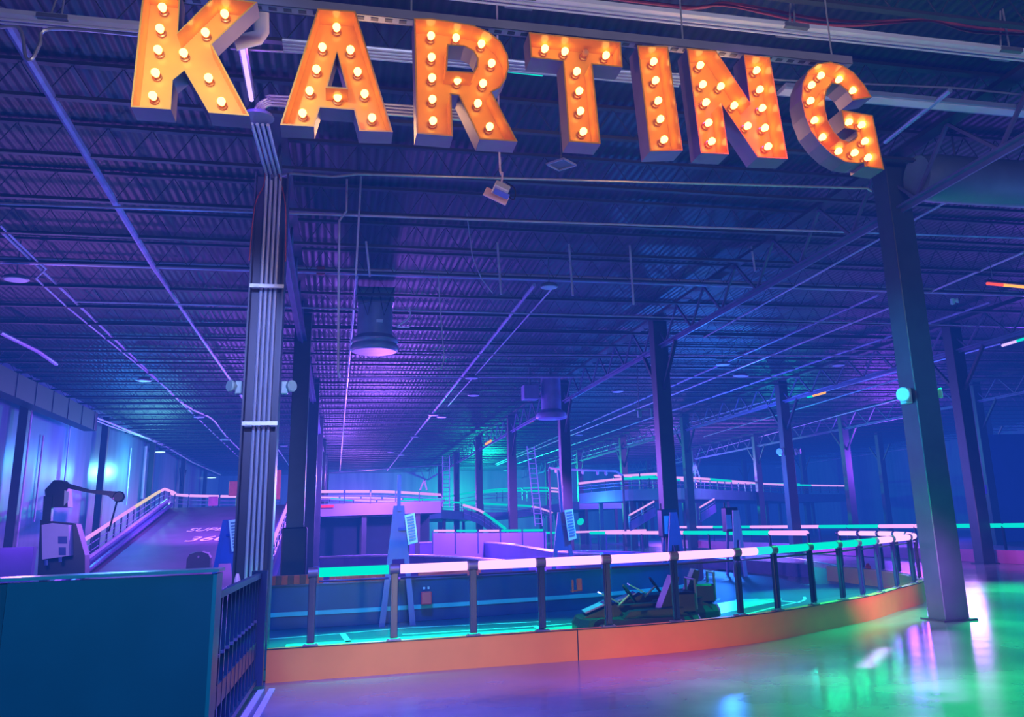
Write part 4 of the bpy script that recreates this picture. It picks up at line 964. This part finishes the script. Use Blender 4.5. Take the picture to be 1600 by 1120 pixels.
# ------------------------------------------------------------------ karts
def kart(x_, y_, rz, label, s=1.0):
    e = empty('go_kart', (x_, y_, .006), label, 'go kart'); M0 = Matrix.Translation((x_, y_, .006)) @ Matrix.Rotation(rz, 4, 'Z') @ Matrix.Scale(s, 4)
    def add(name, b, mt, par=e, sm=False, label=None):
        b.transform(M0); return obj(name, b, mt, par, smooth=sm, label=label)
    # body: x forward
    def shell(pts, z0, z1, inset_):
        b = nb(); lo = [b.verts.new((px_, py_, z0)) for px_, py_ in pts]; mid = [b.verts.new((px_*1.0, py_, (z0+z1)*.5)) for px_, py_ in pts]; hi = [b.verts.new((px_*(1-inset_), py_*(1-inset_), z1)) for px_, py_ in pts]
        n = len(pts); b.faces.new(lo[::-1]); b.faces.new(hi)
        for A_, B_ in ((lo, mid), (mid, hi)):
            for i in range(n): b.faces.new((A_[i], A_[(i+1) % n], B_[(i+1) % n], B_[i]))
        return b
    oct_ = [(.95, -.35), (.98, 0), (.95, .35), (.82, .56), (.5, .66), (-.6, .68), (-.85, .55), (-.92, .3), (-.92, -.3), (-.85, -.55), (-.6, -.68), (.5, -.66), (.82, -.56)]
    add('bumper_ring', shell(oct_, .05, .24, .05), RUBBER, sm=False)
    b = nb(); prism(b, [(.92, -.26, .22), (.35, -.3, .42), (.2, -.3, .22)], (0, .52, 0)); add('nose_cone', b, RUBBER)
    b = nb(); prism(b, [(.8, -.22, .3), (.45, -.26, .425), (.45, .2, .425), (.8, .2, .3)], (0.01, 0, .02)); add('nose_stripe', b, pbr('purple_stripe', 'a878d8', .35, 0, .05, 4))
    b = nb(); box(b, (.42, 0, .5), (.3, .42, .02), Matrix.Rotation(R(-28), 3, 'Y')); add('number_panel', b, pbr('teal_panel_pale', '58d0c0', .35, 0, .1, 8))
    for sy in (-1, 1):
        b = nb(); prism(b, [(.35, sy*.4, .2), (-.55, sy*.4, .2), (-.6, sy*.4, .36), (.2, sy*.4, .34)], (0, sy*.22, 0)); add('side_pod', b, RUBBER)
    b = nb(); prism(b, [(-.1, -.2, .2), (.02, -.2, .3), (-.32, -.2, .3), (-.55, -.2, .78), (-.64, -.2, .76), (-.5, -.2, .2)], (0, .4, 0)); add('seat', b, BLACK)
    b = nb(); tube(b, [(.42, 0, .25), (.1, 0, .52)], .018, 6); add('steering_column', b, GALV)
    b = nb(); n = 16; Mw = Matrix.Rotation(R(-55), 3, 'Y'); tube(b, [Vector((.1, 0, .54))+Mw @ Vector((.15*math.cos(2*math.pi*k/n), .15*math.sin(2*math.pi*k/n), 0)) for k in range(n+1)], .016, 6); add('steering_wheel', b, BLACK)
    for sx, rr in ((.62, .13), (-.6, .14)):
        for sy in (-1, 1):
            b = nb(); lathe(b, [(.06, -.09), (rr, -.08), (rr, .08), (.06, .09)], (sx, sy*.52, rr), 18, Matrix.Rotation(R(90), 3, 'X')); w = add('wheel', b, BLACK, sm=True)
            b = nb(); lathe(b, [(.055, -.1), (.055, .1)], (sx, sy*.52, rr), 10, Matrix.Rotation(R(90), 3, 'X')); add('hub', b, GREYSTEEL, w, sm=True)
    b = nb(); box(b, (-.68, .0, .4), (.34, .7, .3), bev=.03); add('engine_cover', b, RUBBER)
    b = nb(); tube(b, [(-.85, -.3, .3), (-.85, -.3, .72), (-.85, .3, .72), (-.85, .3, .3)], .022, 8); add('roll_bar', b, GREYSTEEL)
    return e
kart(4.42, 13.55, R(172), 'nearest parked dark go kart with teal panel on its nose, behind the railing')
kart(5.35, 15.0, R(168), 'second dark go kart parked just behind the nearest one')
b = nb(); a = at(905, 913, 1, 15.6); box(b, a, (.09, .06, .2), bev=.01); box(b, a+Vector((-.12, 0, -.02)), (.03, .05, .2)); box(b, a+Vector((-.05, .02, -.1)), (.2, .03, .02)); obj('red_flag_post', b, RED, label='pair of small red uprights standing beside the nearest go kart', cat='marker')

# ------------------------------------------------------------------ jib arm and control box at the left
Y = 27.0
A_ = lambda a, b_: at(a, b_, 1, Y)
e = empty('jib_crane', (A_(78, 890).x, Y, 0), 'dark jib arm on a mast standing before the left wall', 'jib arm')
JB = pbr('jib_dark_blue', '121c38', .4, 0, .15, 3)
t = A_(76, 775); obj('mast', bar(nb(), (A_(76, 860).x, Y, 0.01), (A_(76, 780).x, Y, t.z), .2), JB, e)
b = nb(); prism(b, [A_(*q) for q in ((70, 765), (84, 750), (97, 750), (104, 758), (106, 792), (72, 792))], (0, .5, 0)); obj('arm_head', b, JB, e)
b = nb(); prism(b, [A_(*q)-Vector((0, .02, 0)) for q in ((101, 766), (108, 768), (107, 782), (100, 790))], (0, .03, 0)); obj('head_panel', b, PLASTICW, e)
b = nb(); prism(b, [A_(*q) for q in ((96, 753), (106, 755), (140, 765), (170, 767), (190, 768), (193, 776), (188, 784), (180, 783), (168, 774), (140, 770), (106, 763))], (0, .25, 0)); obj('arm', b, JB, e)
obj('pulley', lathe(nb(), [(.12, -.04), (.15, 0), (.12, .04)], A_(186, 776)-Vector((0, .03, 0)), 14, Matrix.Rotation(R(90), 3, 'X')), BLACKSTEEL, e, smooth=True)
obj('drop_cable', tube(nb(), [A_(183, 783), A_(175, 812), A_(170, 830)], .025, 6), JB, e)
Y2 = 26.4
B_ = lambda a, b_: at(a, b_, 1, Y2)
e = empty('control_cabinet', (B_(88, 890).x, Y2, 0), 'white control box with two dark blue windows on a dark stand, lower left', 'control box')
b = nb(); prism(b, [B_(*q) for q in ((65, 820), (82, 817), (107, 820), (108, 868), (66, 874))], (0, .4, 0)); obj('box_body', b, pbr('lavender_white', 'b8a8e8', .4, 0, .05, 3), e)
for q in (((91, 838), (105, 838), (105, 849), (91, 849)), ((92, 855), (103, 855), (103, 867), (92, 867))):
    b = nb(); prism(b, [B_(*z)-Vector((0, .02, 0)) for z in q], (0, .03, 0)); obj('window', b, pbr('window_blue', '3448a0', .3, 0, .05, 4), e)
b = nb(); prism(b, [B_(*q)+Vector((0, .42, 0)) for q in ((55, 812), (112, 818), (126, 868), (126, 905), (50, 905))], (0, .5, 0)); obj('stand_body', b, JB, e)
c0 = B_(94, 872); 
for q in ((72, 875), (94, 870)): obj('foot', tube(nb(), [B_(*q), B_(q[0], q[1]+8)], .04, 8), pbr('window_blue', '3448a0'), e)
# low purple wall at far left
e = empty('side_barrier', (-9.4, 27, 0), 'low purple lit barrier wall at the left edge behind the counter', 'barrier')
a = at(52, 854, 1, 29); wd = a.x-X0-.06; obj('barrier_body', box(nb(), (a.x-wd/2, 29.2, a.z/2), (wd, .3, a.z)), PADM, e)
# ladders
def ladder(p0, p1, Y, w, label, n=14, Y1_=None):
    a, c = at(*p0, 1, Y), at(*p1, 1, Y1_ or Y); e = empty('ladder', a, label, 'ladder'); d = Vector((w/2, 0, 0))
    for s in (-1, 1): obj('side_rail', bar(nb(), a+d*s, c+d*s, .05), PIPE, e)
    for k in range(n): q = a.lerp(c, (k+.5)/n); obj('rung', tube(nb(), [q-d, q+d], .025, 5), PIPE, e)
    return e
ladder((842, 822), (829, 697), 51, .42, 'pale ladder leaning behind the middle columns', 16)
ladder((697, 792), (697, 712), 60, .45, 'dim ladder left of the green lit rails', 12)
for q, lab in (((551, 0), ''),): pass
a, c, t = at(1078, 755, 1, 56), at(1096, 755, 1, 56), at(1085, 722, 1, 56)
e = empty('step_ladder', a, 'cyan lit folding step ladder standing on the raised track', 'ladder')
for q in (a, c, a.lerp(c, .5)): obj('side_rail', bar(nb(), q, t, .09), pbr('cyan_lit_ladder', '7fe0f0', .4, 0, .05, 4), e)  # cyan light on the ladder is put into its colour
for k in (.25, .5, .75): obj('rung', bar(nb(), a.lerp(t, k), c.lerp(t, k), .05), pbr('cyan_lit_ladder', '7fe0f0'), e)
a, c, t = at(656, 766, 1, 54), at(667, 766, 1, 54), at(663, 749, 1, 54)
e = empty('step_ladder', a, 'small pale A shaped trestle on the raised platform', 'trestle')
for q in (a, c): obj('side_rail', bar(nb(), q, t, .08), PIPE, e)
# hanging blue board far right
a = at(1530, 765, 1, 34); e = empty('hanging_board', a, 'flat lilac board hanging behind the big right column', 'board'); obj('panel', box(nb(), a, (.75, .06, .38)), pbr('lilac_board', '7a78d8', .45, 0, .05, 3), e)
for s in (-1, 1): obj('cable', tube(nb(), [a+Vector((s*.3, 0, .18)), Vector((a.x+s*.3, a.y, ZC))], .012, 5), GREYSTEEL, e)
# glass-fronted wall beyond the aisle at far right
e = empty('side_screen', (38, 38.5, 0), 'dark blue partition screen beyond the far aisle rail', 'partition')
obj('panel', box(nb(), (38.0, 38.5, 2.6), (16, .12, 5.2)), pbr('partition_blue', '3a68b0', .35, 0, .1, .7), e)
for xx in (30.1, 34, 38): obj('post', box(nb(), (xx, 38.4, 2.65), (.12, .1, 5.3)), BLACKSTEEL, e)

# ------------------------------------------------------------------ unseen lights, no fittings modelled
def lamp(kind, loc, col, power, size=.3, target=None, cone=None, blend=.6, name=None, sx=None, sy=None):
    ld = bpy.data.lights.new(name or 'unseen_light', kind); ld.energy = power; ld.color = col
    if kind == 'AREA':
        ld.shape = 'RECTANGLE'; ld.size = sx or size; ld.size_y = sy or size
    else: ld.shadow_soft_size = size
    if kind == 'SPOT': ld.spot_size = R(cone); ld.spot_blend = blend
    o = bpy.data.objects.new(name or 'unseen_light', ld); COL.objects.link(o); o.location = loc
    if target is not None:
        d = Vector(target)-Vector(loc); o.rotation_euler = d.to_track_quat('-Z', 'Y').to_euler()
    return o
PUR, BLU, GRN, TEA, PNK, WRM = (.55, .14, 1), (.03, .2, 1), (0, 1, .36), (0, .65, .8), (.9, .2, 1), (1, .5, .15)
VIO = (.36, .11, 1)
# roof wash: unseen fills added to colour the ceiling and far hall
lamp('POINT', (2, 46, 4.2), VIO, 5200, .3)
lamp('POINT', (-3.6, 40, 4.6), VIO, 1200, .3)
lamp('POINT', (2, 36, 2.6), VIO, 900, .3)
lamp('POINT', (0, 64, 5.2), VIO, 4500, .3)
lamp('POINT', (25, 68, 4.6), VIO, 5000, .3)
lamp('POINT', (16, 37, 3.2), BLU, 2600, .3)
lamp('POINT', (31.3, 46, 4.5), (.32, .06, 1), 4200, 1.2)  # unseen light, turned violet so its reflection streaks the floor
lamp('POINT', (13, 84, 4.8), (0, .8, .36), 15000, .3)
lamp('POINT', (25, 26, 3.4), (.28, .08, 1), 1200, .8)
lamp('POINT', (-3.6, 17, 3.6), (.08, .2, 1), 350, .3)
lamp('POINT', (14, 10, 4.4), (.1, .25, 1), 260, .3)
lamp('POINT', (2, 89, 3.6), PUR, 5500, .3)
lamp('SPOT', (25, 47, 6.4), PUR, 6000, .3, (24, 57, 3.4), 90, .9)
# fills added to light the left wall and ramp
lamp('POINT', (-8.6, 29, 2.6), PUR, 900, .3)
lamp('POINT', (-8.8, 43, 5.0), (.02, .25, 1), 900, .3)
lamp('POINT', (-10.0, 54, 5.2), (.2, .9, 1), 800, .2)
lamp('SPOT', (-5.2, 38, 6.5), PUR, 4200, .3, (-5.2, 43, 1.5), 80, .6)
lamp('SPOT', (-5.2, 30, 5.5), PUR, 2600, .3, (-5.2, 36, 1), 70, .6)
lamp('POINT', (-6.6, 22.5, 2.2), (.6, .4, 1), 330, .3)
# near track: added stand-ins for the handrail tubes' light, plus unseen spots
for x0_, x1_, col, pw in ((-.3, 1.0, GRN, 40), (1.0, 5.8, (.5, .2, 1), 9), (6.4, 10.2, GRN, 80)):
    xm = (x0_+x1_)/2
    s = min(range(100), key=lambda k: abs(along(L[-1]*k/99)[0].x-xm)); p, t = along(L[-1]*s/99); n = Vector((-t.y, t.x, 0)); q = p+n*.3+Vector((0, 0, 1.05))
    o = lamp('AREA', q, col, pw, sx=(x1_-x0_), sy=.08, target=q+n*.5+Vector((0, 0, -1)))
    o.rotation_euler = (Matrix((t, n, Vector((0, 0, 1)))).transposed() @ Matrix.Rotation(R(20), 3, 'X')).to_euler()
lamp('SPOT', (.6, 14.2, 5.5), (0, 1, .32), 6000, .2, (.6, 14.2, 0), 46, .7)
lamp('SPOT', (3.0, 14.0, 5.5), (0, 1, .32), 5000, .2, (3.0, 14.2, 0), 44, .7)
lamp('SPOT', (7.3, 15.4, 5.5), (0, 1, .35), 4000, .2, (7.4, 15.3, 0), 44, .7)
lamp('SPOT', (9.6, 17.5, 5.5), (0, 1, .4), 5000, .2, (9.7, 17.5, 0), 40, .7)
lamp('SPOT', (5, 25, 3.6), (.5, .14, 1), 6500, .3, (5, 26, 0), 130, .6)
lamp('SPOT', (7, 35, 4.0), (.5, .14, 1), 14000, .3, (7, 38, 0), 130, .6)
lamp('SPOT', (1.0, 13.2, 4.5), (.0, .26, 1), 1900, .3, (1.2, 17, .3), 90, .7)
lamp('SPOT', (7, 17, 4.5), (0, .26, 1), 2200, .3, (7.5, 20, 0), 110, .7)
lamp('SPOT', (15, 32, 3.5), (.5, .14, 1), 5000, .3, (15, 33, 0), 120, .6)
lamp('POINT', (17.5, 23, 1.4), (.6, .22, 1), 120, .3)
lamp('SPOT', (23, 27, 3.5), (.0, .4, .9), 2000, .3, (23, 28, 0), 130, .6)
lamp('POINT', (14, 52, 2.0), (.02, .25, 1), 1400, .3)
lamp('POINT', (24, 45, 4.6), (0, .7, .6), 900, .3)
# front floor
lamp('SPOT', (4.0, 6.0, 6.8), (.6, .04, 1), 7000, 1.0, (3.8, 10.0, 0), 28, 1)
lamp('SPOT', (0, 4.5, 6.8), (.12, .1, 1), 12000, 1.0, (0.6, 9.4, 0), 40, 1)
lamp('SPOT', (11.6, 14.8, 6.4), (0, 1, .22), 13000, 1.0, (8.6, 11.3, 0), 48, .9)
lamp('SPOT', (5.4, 5.0, 6.8), (0, 1, .22), 18000, 1.6, (5.2, 7.9, 0), 28, .9)
lamp('SPOT', (15.5, 17, 6.4), (0, 1, .22), 14000, 1.0, (13.8, 15.2, 0), 54, .9)
o = lamp('AREA', (6.6, 9.4, 6.6), (.55, .16, 1), 24, sx=5.0, sy=.34); o.data.spread = R(4)  # narrow strip light added to imitate a reflected streak on the floor
o.rotation_euler = (0, 0, math.atan2(4.0, 2.9))
p, q = at(1352, 1043, 2, 0), at(1383, 1012, 2, 0)
o = lamp('AREA', ((p.x+q.x)/2, (p.y+q.y)/2, 5.0), (.8, .5, 1), 8, sx=(q-p).length, sy=.12); o.data.spread = R(3)
o.rotation_euler = (0, 0, math.atan2(q.y-p.y, q.x-p.x))
lamp('SPOT', (6.8, 9.5, 1.6), (.75, .1, 1), 2600, .3, (9.2, 14.0, .2), 34, 1)
# unseen fills added around the sign and near the camera
lamp('POINT', (1.8, 7.4, 3.4), (.6, .2, 1), 40, .3)
lamp('POINT', (0.2, 9.2, 5.7), (1, .5, .2), 60, .3)
lamp('POINT', (4.2, 9.2, 5.7), (1, .5, .2), 90, .3)
a = at(386, 114, 2, 6.85); lamp('POINT', a, (.4, .1, 1), 14, .05)
lamp('SPOT', (-2, -1, 5.5), (0, .42, .75), 2300, .4, (-1.6, 6, 1.0), 36, 1)
lamp('SPOT', (1.0, 2.6, .8), (1, .8, .36), 900, .12, (1.2, 11.2, .15), 32, 1)  # low warm fill added to brighten the orange kick wall
lamp('SPOT', (3.6, 2.6, .8), (1, .7, .2), 900, .12, (4.3, 11.2, .15), 27, 1)
lamp('SPOT', (-1.5, 3, 5.6), (.32, .42, 1), 2400, .2, (-1.0, 12.2, 3.9), 44, .9)
lamp('SPOT', (4.6, 10.8, 2.6), (.0, 1, .45), 1300, .12, (8.8, 12.4, .9), 36, .9)
lamp('SPOT', (4.2, 10.8, 3.6), (0, .5, .9), 1700, .12, (8.8, 12.4, 3.4), 46, .9)
o = lamp('AREA', (3, -2, 4.6), (1, .85, .8), 190, sx=8, sy=1.5, target=(4, 8, 9.5)); o.data.spread = R(110)
# world: thin blue haze that glows by itself, added to lift the darks
w = bpy.data.worlds.new('haze'); S.world = w; w.use_nodes = True; nt = w.node_tree
for n in list(nt.nodes):
    if n.type == 'BACKGROUND': n.inputs['Color'].default_value = (0, 0, 0, 1); n.inputs['Strength'].default_value = 0
vo = nt.nodes.new('ShaderNodeVolumePrincipled'); vo.inputs['Density'].default_value = 0.0
em = nt.nodes.new('ShaderNodeEmission'); em.inputs['Color'].default_value = (.02, .13, 1, 1); em.inputs['Strength'].default_value = .0055
ab = nt.nodes.new('ShaderNodeVolumeAbsorption'); ab.inputs['Color'].default_value = (0, 0, 0, 1); ab.inputs['Density'].default_value = .008
ad = nt.nodes.new('ShaderNodeAddShader'); nt.nodes.remove(vo)
nt.links.new(em.outputs[0], ad.inputs[0]); nt.links.new(ab.outputs[0], ad.inputs[1])
nt.links.new(ad.outputs[0], nt.nodes['World Output'].inputs['Volume'])
